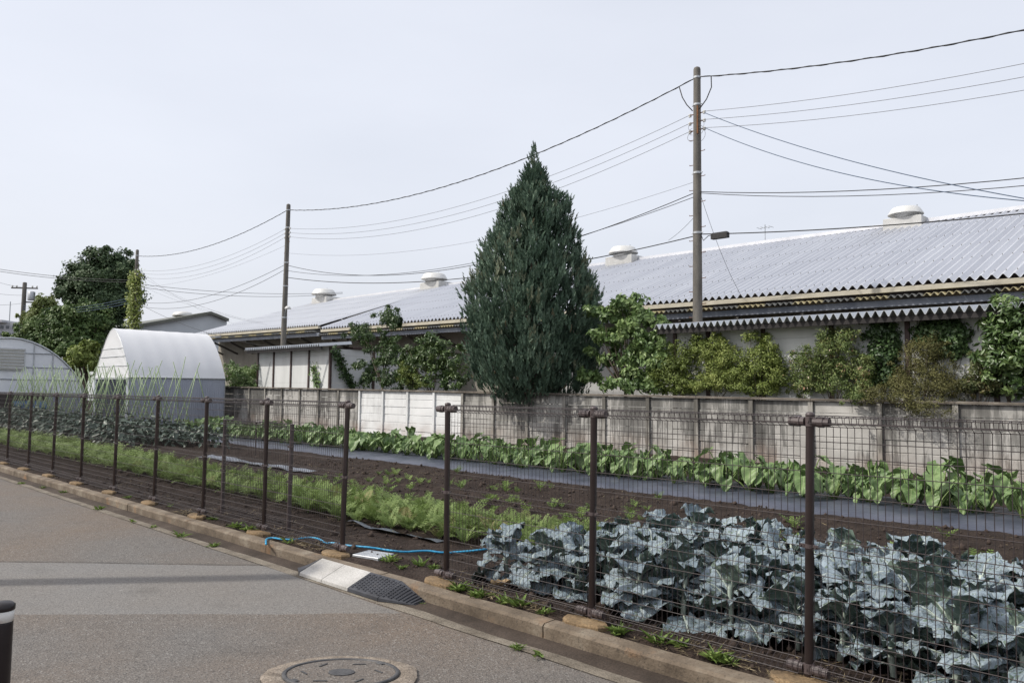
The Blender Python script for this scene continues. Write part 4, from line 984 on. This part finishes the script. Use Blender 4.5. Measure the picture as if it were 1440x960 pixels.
shrub('shrub', 'small yellow-green feathery shrub in front of the glossy shrub', 'shrub', cl(18.62, (578, 532, 18, 16, .22), (572, 520, 10, 10, .2), (590, 536, 12, 10, .2)), 1500, .11, 'yellowgreen', gb(578, 18.62), .02, sub=40, spread=.6, aspect=.25, up=.7)
shrub('maple_tree', 'light green maple spreading right of the cypress', 'tree', cl(18.9, (880, 428, 24, 16, .5), (862, 446, 18, 12, .4), (842, 437, 14, 9, .35, -.2), (902, 452, 26, 16, .5), (880, 475, 34, 16, .6), (850, 470, 14, 9, .35, -.25), (925, 478, 24, 20, .5), (905, 505, 36, 18, .6), (868, 505, 26, 14, .5), (838, 500, 16, 10, .35, -.25), (890, 535, 44, 18, .6), (840, 530, 16, 12, .35, -.2), (932, 520, 18, 24, .45)), 6200, .19, 'maple', gb(885, 18.9), .07, sub=130, spread=.5, hang=.5, aspect=.55, tmean=.52, nl=16)
hd = 'bushes growing over the top of the wall'
shrub('bush', 'small-leaved green bush between the maple and the utility pole', 'bush', cl(18.72, (950, 530, 28, 26, .4), (965, 502, 20, 26, .35), (935, 520, 20, 24, .35), (982, 488, 10, 20, .25), (960, 545, 30, 14, .45)), 5200, .075, 'yellowgreen', gb(955, 18.75), .025, hd, sub=150, spread=.55, tmean=.25)
shrub('bush', 'yellow-green small-leaved bush just right of the utility pole', 'bush', cl(18.72, (1005, 525, 28, 26, .4), (998, 496, 20, 22, .35), (1022, 505, 18, 24, .35), (990, 542, 26, 14, .45), (1025, 540, 20, 16, .4), (1010, 480, 8, 14, .2)), 5600, .075, 'yellowgreen', gb(1005, 18.75), .025, hd, sub=160, spread=.55, tmean=.5)
shrub('bush', 'yellow-green bush with a raised tuft below the shed roof', 'bush', cl(18.72, (1058, 474, 18, 12, .3), (1062, 508, 30, 28, .4), (1088, 525, 26, 26, .4), (1048, 535, 28, 20, .45), (1085, 492, 12, 22, .25), (1078, 548, 32, 12, .45)), 6000, .075, 'yellowgreen', gb(1062, 18.75), .025, hd, sub=170, spread=.55, tmean=.42)
shrub('nandina_bush', 'nandina bush with red tips and pale flower sprays', 'bush', cl(18.7, (1130, 518, 26, 26, .4), (1165, 500, 30, 30, .42), (1182, 532, 34, 26, .42), (1140, 545, 32, 16, .4), (1190, 484, 20, 24, .32), (1215, 550, 24, 18, .4, -.2), (1225, 560, 22, 14, .3, -.85), (1160, 475, 14, 16, .25), (1215, 520, 18, 22, .3)), 8200, .085, 'nandina', gb(1165, 18.72), .025, hd, sub=220, spread=.5, aspect=.38, hang=.3, tmean=.5)
shrub('bush', 'olive-brown twiggy bush hanging over the wall between two ivy patches', 'bush', cl(18.66, (1305, 520, 36, 32, .4), (1290, 545, 48, 22, .45, -.15), (1332, 542, 32, 28, .45, -.15), (1285, 496, 18, 24, .3), (1250, 558, 26, 16, .32, -.85), (1320, 572, 38, 20, .34, -.9), (1285, 560, 30, 16, .32, -.85), (1265, 530, 22, 20, .35), (1310, 490, 22, 22, .3)), 9500, .062, 'dry', gb(1305, 18.75), .03, hd, sub=260, spread=.5, aspect=.3, nl=30)
shrub('bush', 'sparse yellowish bush with bare twigs near the right edge', 'bush', cl(18.7, (1375, 522, 18, 24, .3), (1392, 545, 22, 12, .3), (1360, 545, 18, 14, .3)), 1600, .085, 'bronze', gb(1375, 18.7), .02, hd, sub=70, spread=.6, nl=20, tmean=.7)
shrub('evergreen_tree', 'dark broad-leaved evergreen tree cut by the right edge', 'tree', cl(18.75, (1425, 445, 30, 24, .6), (1400, 480, 20, 26, .5), (1412, 500, 32, 32, .6), (1448, 480, 40, 50, .7), (1420, 535, 32, 26, .5), (1395, 455, 14, 14, .4), (1405, 430, 10, 10, .3)), 4600, .17, 'dkleaf', gb(1420, 18.8), .06, sub=130, spread=.45, aspect=.45, tmean=.55)
def ivy(label, els, n, y):
    r = shrub('ivy', label, 'climber', cl(y, *els), n, .10, 'ivy', gb(els[0][0], y+.05), .015, 'ivy on the long shed', aspect=.85, sub=len(els)*26, spread=1.4, up=.3, crown_name='foliage', trunk_name='stem')
    return r
ivy('column of dark green ivy climbing the long shed', [(1232, 465, 20, 22, .10), (1240, 500, 22, 26, .12), (1250, 530, 18, 18, .12), (1255, 480, 10, 22, .1)], 2600, 18.93)
ivy('square patch of dark ivy under the long shed roof', [(1322, 465, 36, 18, .10), (1330, 490, 26, 18, .10), (1350, 475, 14, 24, .1), (1300, 470, 14, 16, .1)], 2600, 18.93)
shrub('shrub', 'leafy green shrub between the white greenhouse and the left shed', 'shrub', cl(19.2, (342, 530, 20, 14, .5), (328, 525, 14, 14, .5), (352, 522, 12, 10, .4), (340, 542, 24, 10, .5)), 2200, .17, 'maple', gb(342, 19.2), .04, sub=60, spread=.5, aspect=.4)
# vine on the left shed corner (diagonal, then along the wall top) and on the pole
def vine(label, path, rad, n, size, mat, cat='climber', loc=None):
    path = [np.array(p, float) for p in path]; root = thing('climbing_vine', label, cat, path[0])
    seg = rng.integers(0, len(path)-1, n); t = rng.random((n, 1)); P = np.array(path)[seg]*(1-t)+np.array(path)[seg+1]*t+rng.normal(size=(n, 3))*rad
    Nn = unit(np.array([.2, -1, .4])+rng.normal(size=(n, 3))*.6); D = np.cross(Nn, rng.normal(size=(n, 3)))
    L = size*rng.uniform(.6, 1.3, n); V, T, tt = cards(P, D, Nn, L, L*.8, rng.uniform(.1, .9, n), .2)
    obj('foliage', npmesh('foliage', V-np.array(path[0]), T, mat, tt), root)
    mb = MB(); mb.tube(path, .02, 5); mb.build('stem', 'bark', root, True); return root
sx = XR+.14
vine('dark ivy strand slanting down the shaded side of the left shed', [onx(u, v, sx) for u, v in ((497, 545), (488, 530), (478, 508), (470, 490))], np.array([.03, .11, .07]), 620, .13, 'ivy')
vine('thin ivy strand on the left shed side near the slender tree', [onx(u, v, sx) for u, v in ((508, 540), (520, 520), (530, 508))], np.array([.05, .12, .08]), 300, .13, 'ivy')
vine('small green creeper at the foot of the lit shed front', [ony(u, v, 19.2) for u, v in ((446, 545), (443, 530), (440, 515))], np.array([.12, .03, .1]), 200, .12, 'maple')
vine('yellow-green vine wrapped thickly around the far left pole', [(P3[0], PY, z) for z in (.5, 4, 6, 7.2, 8.6, 9.4)], np.array([.22, .22, .3]), 3800, .17, 'yellowgreen')

# ================================================================== FAR TREES
def fartree(name, label, els, Z, n, size, mat, group=None, sub=120, spread=.42, tr=.3):
    out = []
    for u, v, a, b in els:
        c = atZ(u, v, Z); rr_ = a*Z/FPX; out.append((c[0], c[1], c[2], rr_, rr_, b*Z/FPX))
    b = atZ(els[0][0], 545, Z)
    return shrub(name, label, 'tree', out, n, size, mat, (b[0], b[1], 0), tr, group, sub=sub, spread=spread, aspect=.7, wallclear=False, nl=12)
fartree('broadleaf_tree', 'tall dark round-crowned tree behind the other trees on the left', ((145, 385, 40, 30), (115, 390, 28, 24), (175, 385, 24, 30), (145, 415, 50, 26), (105, 408, 24, 18), (170, 425, 30, 30), (150, 445, 30, 24)), 95, 24000, .40, 'fartree', sub=330, spread=.4, tr=.4)
fartree('broadleaf_tree', 'mid green leafy tree left of the white greenhouse', ((110, 455, 36, 26), (130, 445, 26, 20), (85, 455, 26, 22), (145, 455, 18, 14), (110, 485, 46, 26), (70, 480, 26, 22)), 72, 15000, .32, 'midtree', sub=260)
fartree('broadleaf_tree', 'bushy green tree behind the low greenhouse beside the distant pole', ((52, 465, 26, 20), (40, 480, 24, 20), (65, 490, 30, 22)), 78, 7000, .30, 'midtree', sub=90)
fartree('bamboo_clump', 'pale yellow-green bamboo clump rising behind the left trees', ((64, 430, 13, 14), (55, 445, 16, 16), (35, 450, 9, 16), (75, 445, 12, 12)), 82, 2600, .34, 'bamboo', sub=70, spread=.6)
fartree('broadleaf_tree', 'yellowish low tree against the gable of the white greenhouse', ((118, 500, 18, 14), (125, 488, 12, 8), (108, 512, 16, 12), (130, 515, 12, 12)), 60, 3200, .32, 'yellowgreen', sub=70)

# ================================================================== CROPS
# ---- broccoli
def broccoli_leaf(seed):
    g = random.Random(seed); ns_, nt_ = 17, 11
    L = g.uniform(.30, .40); W = g.uniform(.125, .165); arc = g.uniform(.5, 1.9); pet = .24
    ph = [g.uniform(0, 6.28) for _ in range(6)]; CUP = g.uniform(-.15, .35)
    P = np.zeros((ns_, nt_, 3)); UV = np.zeros((ns_, nt_, 2)); x = z = 0.; ang = g.uniform(.75, 1.05); step = L/(ns_-1); cen = []
    for i in range(ns_):
        s = i/(ns_-1); cen.append((x, z, ang)); ang -= arc*step/L*(1.6 if s > .5 else .5); x += step*cos(ang); z += step*sin(ang)
    for i in range(ns_):
        s = i/(ns_-1); cx, cz, a = cen[i]
        if s < pet: wd = .012+.02*(s/pet)**2
        else:
            q = (s-pet)/(1-pet); wd = W*max(0., 1-abs(2*q**.9-.98)**2.7)**.55*(.62+.38*min(1, q*2.2))+.006
        for j in range(nt_):
            t = -1+2*j/(nt_-1); rag = 1+.11*sin(17*s+ph[0]+(t > 0)*2.1)*(s > pet)+.07*sin(34*s+ph[1]+(t > 0))*(s > pet)
            wv = (.026*abs(t)**1.4*sin(19*s+ph[2]+(t > 0)*1.7)+.016*abs(t)**2*sin(37*s+ph[3]+5*t)+.011*sin(13*s+8*t+ph[4])*(1-.5*abs(t))-.02*abs(t)*s)*(s > pet)
            cup = CUP*wd*t*t*(1 if s > pet else 2.)
            nx, nz = -sin(a), cos(a); off = wv+cup
            P[i, j] = (cx+nx*off, t*wd*rag, cz+nz*off); UV[i, j] = (.5+t*.5, s)
    mb = MB(); mb.grid(P[:, ::-1], 0); nf0 = len(mb.f)
    nrm = np.cross(np.gradient(P, axis=0), np.gradient(P, axis=1)); nrm = unit(nrm); 
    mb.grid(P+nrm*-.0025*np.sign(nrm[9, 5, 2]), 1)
    rb_ = MB(); pts = [(cx-sin(a)*.001, 0, cz+cos(a)*.002) for cx, cz, a in cen[:-2]]
    mb.tube(pts, [.008-.0065*i/len(pts) for i in range(len(pts))], 5, 2)
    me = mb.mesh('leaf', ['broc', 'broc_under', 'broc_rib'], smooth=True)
    uv = me.uv_layers.new(name='UVMap'); vv = np.concatenate([UV[:, ::-1].reshape(-1, 2), UV.reshape(-1, 2)])
    d = np.full((len(me.vertices), 2), .5); d[:len(vv)] = vv
    vi = np.zeros(len(me.loops), dtype=np.int32); me.loops.foreach_get('vertex_index', vi); uv.data.foreach_set('uv', d[vi].astype(np.float32).ravel())
    return me
bl = [broccoli_leaf(i) for i in range(14)]
mb = MB(); mb.tube([(0, 0, -.03), (.01, 0, .12), (0, .01, .3), (0, 0, .42)], [.022, .02, .017, .012], 7); bstem = mb.mesh('stem', 'broc_rib', smooth=True)
gb_ = random.Random(5)
def broccoli(x, y, s, where):
    root = thing('broccoli_plant', 'blue-grey wavy-leaved broccoli plant '+where, 'broccoli', (x, y, soil_z(x, y)), 'broccoli plants behind the near fence')
    root.rotation_euler = (gb_.gauss(0, .06), gb_.gauss(0, .06), gb_.uniform(0, 6.28)); root.scale = (s, s, s)
    obj('stem', bstem, root)
    n = gb_.randint(17, 20)
    for k in range(n):
        f = k/(n-1); a = k*2.4+gb_.gauss(0, .2)
        lift = -(.80-1.30*f)+gb_.gauss(0, .15)                # low leaves spread, upper ones stand
        sc = (.98-.40*max(0, f-.45))*gb_.uniform(.65, 1.12)
        obj('leaf', bl[gb_.randrange(14)], root, (0, 0, .06+.30*f), (gb_.gauss(0, .35), -lift*.75+.05+gb_.gauss(0, .12), a), (sc, sc, sc))
nbro = 0
for r, yy in enumerate((4.98, 5.46, 5.94, 6.40)):
    x = -4.92+(.17 if r % 2 else 0)+.10*r
    while x < .9:
        if not (r == 0 and x < -4.4 and False):
            broccoli(x+gb_.gauss(0, .04), yy+gb_.gauss(0, .05), gb_.uniform(.92, 1.12)*(1.0 if x > -4.3 else .85), ('at the left end of the ' if x < -4.15 else 'inside the ')+('row right behind the near fence', 'second row from the near fence', 'third row from the near fence', 'rear row away from the fence')[r]); nbro += 1
        x += .345
# ---- taro
def taro_leaf(seed):
    g = random.Random(seed); hgt = g.uniform(.24, .60); lean = g.uniform(.12, .34); L = g.uniform(.19, .32); W = L*g.uniform(.42, .52)
    drp = g.uniform(.25, 1.3)                         # how far the blade hangs below horizontal
    tip = np.array([lean, 0, hgt]); mb = MB()
    mb.tube([(.02, 0, -.02), (lean*.45, 0, hgt*.55), (lean*.85, 0, hgt*.93), tip], [.014, .011, .008, .006], 6, 1)
    nv0 = mb.n; ns_, nt_ = 9, 7; P = np.zeros((ns_, nt_, 3)); UV = np.zeros((ns_, nt_, 2)); ph = g.uniform(0, 6)
    for i in range(ns_):
        s = i/(ns_-1); q = -.30+1.30*s                   # -.30 .. 1 along the midrib, attachment at 0
        wd = W*(max(0, 1-((q-.12)/.9)**2) if q > .12 else max(0, 1-((.12-q)/.52)**2))**.75+.003
        for j in range(nt_):
            t = -1+2*j/(nt_-1); yy = t*wd
            if q < 0: yy = np.sign(t)*(abs(t)**.6)*wd+np.sign(t)*.03*(-q)   # notch between the lobes
            ql = q*L
            if q < 0 and abs(t) < .34: ql = -.02*L*abs(t)
            dn = .35*q*q*L*(1 if q > 0 else .3); fold = .35*abs(yy)+.018*sin(9*q+ph+4*t)
            lx = ql*cos(drp)-0*sin(drp); lz = -ql*sin(drp)-dn*cos(drp)*.6
            P[i, j] = tip+np.array([lx+fold*sin(drp)*.9, yy, lz+fold*cos(drp)]); UV[i, j] = (.5+.5*t, s)
    mb.grid(P[:, ::-1], 0); me = mb.mesh('leaf', ['taro', 'taro_stalk'], smooth=True)
    uv = me.uv_layers.new(name='UVMap'); d = np.full((len(me.vertices), 2), .3); d[nv0:] = UV[:, ::-1].reshape(-1, 2)
    vi = np.zeros(len(me.loops), dtype=np.int32); me.loops.foreach_get('vertex_index', vi); uv.data.foreach_set('uv', d[vi].astype(np.float32).ravel())
    return me
tl = [taro_leaf(i+40) for i in range(9)]
gt = random.Random(11); ntaro = 0
for r, (yy, st) in enumerate(((12.0, .46), (12.45, .5), (12.9, .48))):
    x = -28.5+.2*r
    while x < 2.5:
        root = thing('taro_plant', 'green heart-leaved taro plant in the '+('front row on the dark film', 'middle row on the dark film', 'rear row nearest the wall')[r], 'taro', (x+gt.gauss(0, .06), yy+gt.gauss(0, .06), .06), 'taro plants along the wall')
        s = gt.uniform(.68, 1.06); root.scale = (s, s, s); root.rotation_euler = (0, 0, gt.uniform(0, 6.28)); n = gt.randint(10, 13)
        for k in range(n):
            q = gt.uniform(.75, 1.1); obj('leaf', tl[gt.randrange(9)], root, (0, 0, 0), (gt.gauss(0, .1), gt.gauss(.05, .12), k*6.28/n+gt.gauss(0, .3)), (q, q, q))
        x += st*gt.uniform(.85, 1.15); ntaro += 1
# ---- mulch film under the taro, raised bed with tucked edges
X = np.arange(-29.5, 4, .3)
mb = MB(); pf = [(10.95, -.03), (11.02, .02), (11.15, .055), (11.5, .075), (12.0, .085), (12.6, .08), (13.1, .07), (13.3, -.02)]
mb.grid(np.array([[(x, y+.10*mn.noise(Vector((x*.35, 0, 3)))+.04*mn.noise(Vector((x*1.5, y, 1))), z+(.018*mn.noise(Vector((x*2.2, y*3, 6)))+.012*mn.noise(Vector((x*6, y*5, 2)))) ) for y, z in pf] for x in X])[::-1])
tag(mb.build('mulch_film', 'film', None, True), 'long strip of dark blue-grey mulch film under the taro row', 'mulch film')
mb = MB(); mb.grid(np.array([[(x, y+.05*mn.noise(Vector((x, 0, 3))), .05+.05*mn.noise(Vector((x*2, y*3, 6)))) for y in np.linspace(8.1, 8.5, 6)] for x in np.arange(-18.5, -13.5, .2)])[::-1])
tag(mb.build('plastic_sheet', 'greysheet', None, True), 'pale grey plastic sheet lying behind the gate leaf', 'sheet')
mb = MB(); mb.grid(np.array([[(x, y+.05*mn.noise(Vector((x*2, 0, 3))), .035+.05*mn.noise(Vector((x*3, y*4, 6)))) for y in np.linspace(5.50, 5.62, 4)] for x in np.arange(-8.4, -6.6, .12)])[::-1])
tag(mb.build('plastic_sheet', 'greysheet', None, True), 'torn grey plastic strip at the foot of the carrot row', 'sheet')
# ---- eggplants
def eggplant(seed):
    g = np.random.default_rng(seed); n = 95; a = g.uniform(0, 2*pi, n); r_ = np.sqrt(g.random(n))*.42; z = g.uniform(.12, .66, n)*(1-.5*(r_/.42)**2)+.05
    P = np.stack([r_*np.cos(a), r_*np.sin(a), z], 1); out = np.stack([np.cos(a), np.sin(a), np.full(n, -.25)], 1); Nn = unit(np.array([0, 0, 1.])+out*.7+g.normal(size=(n, 3))*.35)
    L = g.uniform(.13, .24, n); V1, T1, t1 = cards(P, out+g.normal(size=(n, 3))*.35, Nn, L, L*.58, np.clip(g.normal(.5, .22, n), 0, 1), .25, .2)
    mb = MB()
    for k in range(5): mb.tube([(0, 0, -.03), (.1*cos(k*1.3), .1*sin(k*1.3), .25), (.25*cos(k*1.3), .25*sin(k*1.3), .5)], [.012, .008, .004], 4)
    Vs = np.concatenate(mb.v); Ts = np.array([q for f in mb.f for q in ([f[0], f[1], f[2]], [f[0], f[2], f[3]]) if len(f) == 4]); 
    V, T, t = merge([(V1, T1, t1), (Vs, Ts, np.full(len(Ts), .2))]); return npmesh('eggplant', V, T, 'egg', t)
em = [eggplant(i) for i in range(5)]; ge_ = random.Random(3)
for yy in (8.15, 9.0, 9.85):
    x = -21.8-(9.85-yy)*.9
    while x > -50:
        px, py = x+ge_.gauss(0, .07), yy+ge_.gauss(0, .07); s = ge_.uniform(.8, 1.2)
        o = obj('eggplant', em[ge_.randrange(5)], None, (px, py, 0), (0, 0, ge_.uniform(0, 6.28)), s); tag(o, 'low dark grey-green leafy plant in the '+{8.15: 'row beside the carrot strip', 9.0: 'middle row of the dark bed', 9.85: 'row nearest the green stakes'}[yy], 'vegetable plant', 'dark leafy plants before the stakes'); x -= .62
# ---- bean stakes
mb = MB(); mb.tube([(0, 0, -.1), (0, 0, .9), (.004, 0, 1.7), (0, 0, 2.55)], [.017, .017, .016, .014], 6); sm_ = mb.mesh('plant_stake', 'stake', smooth=True)
gs = random.Random(9); x = -26.9; ks = 0
while x > -50.5:
    for s in (-1, 1):
        if x > -30 and gs.random() < .3: continue
        L = gs.uniform(.85, 1.12); o = obj('plant_stake', sm_, None, (x+gs.gauss(0, .08), 11.75-s*.55, 0), (-s*(.27+gs.gauss(0, .05)), gs.gauss(.04, .09), 0), (1, 1, L))
        tag(o, 'thin green plant stake before the greenhouses, '+('foot nearer the wall, leaning to the road' if s < 0 else 'foot nearer the road, leaning to the wall'), 'plant stake', 'crossed green plant stakes'); ks += 1
    x -= .34 if x < -30 else .55
# ---- carrots (feathery mass, nobody could count the fronds)
def frond(g, L, detail):
    n = 10 if detail else 6; pts = []; ang = g.uniform(.95, 1.45); x = z = 0.; dr = g.uniform(.6, 1.7)
    for i in range(n+1): pts.append((x, z, ang)); x += L/n*cos(ang); z += L/n*sin(ang); ang -= dr/n
    P, D, Nn, Ls = [], [], [], []
    for i in range(n):
        cx, cz, a = pts[i]; P.append((cx, 0, cz)); D.append((cos(a), 0, sin(a))); Nn.append((-sin(a), 0, cos(a))); Ls.append((L/n*1.15, .006))
        if i < 2: continue
        pl = L*.30*(1-((i-2)/(n-1.5)))**.7+.012
        for s in (-1, 1):
            d = np.array([cos(a)*.55, s*.9, sin(a)*.55+.12]); d /= np.linalg.norm(d); P.append((cx, 0, cz)); D.append(d); Nn.append((-sin(a), 0, cos(a))); Ls.append((pl, .010 if detail else .03))
            if detail:
                for f in (.3, .55, .8):
                    for s2 in (-1, 1):
                        d2 = d*.6+np.array([cos(a), 0, sin(a)])*.7*s2; P.append(np.array([cx, 0, cz])+d*pl*f); D.append(d2); Nn.append((-sin(a), g.uniform(-.5, .5), cos(a))); Ls.append((pl*.42*(1.15-f), .013))
    Ls = np.array(Ls); return np.array(P), np.array(D, float), np.array(Nn, float), Ls[:, 0], Ls[:, 1]
def tuft(seed, detail):
    g = random.Random(seed); parts = []
    for k in range(10 if detail else 8):
        P, D, Nn, L, W = frond(g, g.uniform(.22, .42), detail); a = g.uniform(0, 6.28); Rm = np.array([[cos(a), -sin(a), 0], [sin(a), cos(a), 0], [0, 0, 1]])
        parts.append(cards(P@Rm.T, D@Rm.T, Nn@Rm.T, L, W, np.full(len(P), np.clip(g.gauss(.5, .2), 0.02, 1)), .1))
    return merge(parts)
def scatter(name, tufts, pos, mat, smin, smax, tshift=None):
    parts = []
    for i, (x, y) in enumerate(pos):
        V, T, t = tufts[random.randrange(len(tufts))]; a = random.uniform(0, 6.28); s = random.uniform(smin, smax); c_, s_ = cos(a)*s, sin(a)*s
        W_ = np.stack([V[:, 0]*c_-V[:, 1]*s_+x, V[:, 0]*s_+V[:, 1]*c_+y, V[:, 2]*s+soil_z(x, y)-.01], 1)
        parts.append((W_, T, np.clip(t+random.gauss(0, .09), 0, 1)))
    V, T, t = merge(parts); return obj(name, npmesh(name, V, T, mat, t))
td = [tuft(i, True) for i in range(6)]; tf = [tuft(i+20, False) for i in range(4)]
pos = []
for r in range(6):
    x = -4.9
    while x > -17: pos.append((x+random.gauss(0, .05), 5.78+.19*r+random.gauss(0, .05)+(max(0, -6.3-x) < .01)*.25)); x -= .20
o = scatter('carrot_greens', td, [p for p in pos if not (p[0] > -5.6 and p[1] < 6.1)], 'carrot', .62, 1.0)
stuff(tag(o, 'feathery bright green carrot tops in the strip behind the fence', 'carrots'))
pos = [(-17-.22*i+random.gauss(0, .06), 5.75+.24*r+random.gauss(0, .06)) for i in range(150) for r in range(6)]
o = scatter('carrot_greens', tf, pos, 'carrot', .75, 1.1); stuff(tag(o, 'far part of the feathery green carrot strip on the left', 'carrots'))
pos = [(random.uniform(-4.7, .6), 7.1+abs(random.gauss(0, .45))) for i in range(150)]+[(random.uniform(-13, -2), 7.2+abs(random.gauss(0, 1.3))) for i in range(130)]
o = scatter('low_weeds', tf, pos, 'weed', .3, .62); stuff(tag(o, 'loose green weeds on the bare soil behind the broccoli', 'weeds'))
# ---- weeds, straw and clods
def weed_clump(seed, n=16, L=.16):
    g = np.random.default_rng(seed); a = g.uniform(0, 2*pi, n); D = np.stack([np.cos(a), np.sin(a), g.uniform(.3, 1.6, n)], 1); P = g.normal(size=(n, 3))*np.array([.03, .03, 0])+np.array([0, 0, -.005])
    Nn = np.stack([-np.cos(a), -np.sin(a), np.full(n, 1.)], 1); l = L*g.uniform(.5, 1.3, n); V, T, t = cards(P, D, Nn, l, l*g.uniform(.10, .30, n), np.clip(g.normal(.55, .2, n), 0, 1), .2, .25)
    return npmesh('weed_clump', V, T, 'weed', t)
wm = [weed_clump(i, 12+5*i, .10+.02*(i % 3)) for i in range(7)]
spots = [(187, 733, -.11, .8), (253, 754, -.11, 1.0), (140, 716, -.11, .6), (60, 686, -.11, .6), (30, 680, -.11, .5), (300, 768, -.11, .5), (728, 911, -.11, .55), (758, 921, -.11, .75), (595, 848, -.1, .35), (90, 693, -.11, .5), (215, 741, -.11, .5),
         (548, 790, 0, .8), (640, 830, 0, .8), (655, 842, 0, .95), (672, 838, 0, .8), (690, 850, 0, .9), (705, 858, 0, .8), (742, 868, 0, .7), (330, 742, 0, .8), (345, 748, 0, .9), (300, 730, 0, .7), (375, 768, 0, .9), (820, 905, 0, .7), (900, 915, 0, .7), (935, 900, 0, .6), (955, 908, 0, .6), (990, 935, 0, .8), (1010, 940, 0, .7), (240, 712, 0, .7), (180, 700, 0, .6), (590, 795, 0, .7), (565, 800, 0, .6), (1240, 925, 0, .9), (860, 895, 0, .7), (610, 800, 0, .6)]
for i, (u, v, z, s) in enumerate(spots):
    P = onz(u, v, z); rd = z < -.05
    o = obj('weed_clump', wm[i % 7], None, (P[0], P[1] if rd else max(P[1], 4.40), -.112 if rd else soil_z(P[0], max(P[1], 4.40))), (0, 0, i*1.7), s)
    tag(o, 'small green weed tuft sprouting in the gutter beside the road' if rd else 'small green weed tuft on the bare earth along the fence', 'weed', 'weeds in the gutter' if rd else 'weeds along the fence')
n = 9000; px = np.concatenate([rng.uniform(-12, 1, n//2), rng.uniform(-16, 1, n-n//2)]); py = np.concatenate([4.37+np.abs(rng.normal(0, .16, n//2)), rng.uniform(4.4, 10.6, n-n//2)])
pz = np.array([soil_z(a, b) for a, b in zip(px, py)])
cl_ = np.array([mn.noise(Vector((a*1.3, b*1.3, 7))) for a, b in zip(px, py)]); k_ = cl_ > .05
P = np.stack([px, py, pz+.004], 1)[k_]; m = len(P); a = rng.uniform(0, 2*pi, m); D = np.stack([np.cos(a), np.sin(a), np.abs(rng.normal(0, .22, m))], 1)
V, T, t = cards(P, D, np.tile([0, 0, 1.], (m, 1))+rng.normal(size=(m, 3))*.3, rng.uniform(.03, .13, m), rng.uniform(.004, .010, m), rng.random(m), .1)
stuff(tag(obj('dry_grass', npmesh('dry_grass', V, T, 'straw', t)), 'scattered dry straw and dead grass on the dark soil', 'dry grass'))
n = 5200; px = rng.uniform(-17, 1, n); py = rng.uniform(4.4, 10.9, n); r_ = rng.gamma(1.6, .007, n)+.006
oc = np.array([(1, 0, 0), (-1, 0, 0), (0, 1, 0), (0, -1, 0), (0, 0, 1), (0, 0, -1)], float); of = np.array([(0, 2, 4), (2, 1, 4), (1, 3, 4), (3, 0, 4), (2, 0, 5), (1, 2, 5), (3, 1, 5), (0, 3, 5)])
V = (oc[None]*rng.uniform(.6, 1.2, (n, 6, 1))+rng.normal(size=(n, 6, 3))*.15)*r_[:, None, None]+np.stack([px, py, np.array([soil_z(a, b) for a, b in zip(px, py)])+r_*.3], 1)[:, None]
T = (of[None]+np.arange(n)[:, None, None]*6).reshape(-1, 3)
stuff(tag(obj('soil_clods', npmesh('soil_clods', V.reshape(-1, 3), T, 'clod')), 'crumbly dark soil clods over the tilled field', 'soil'))
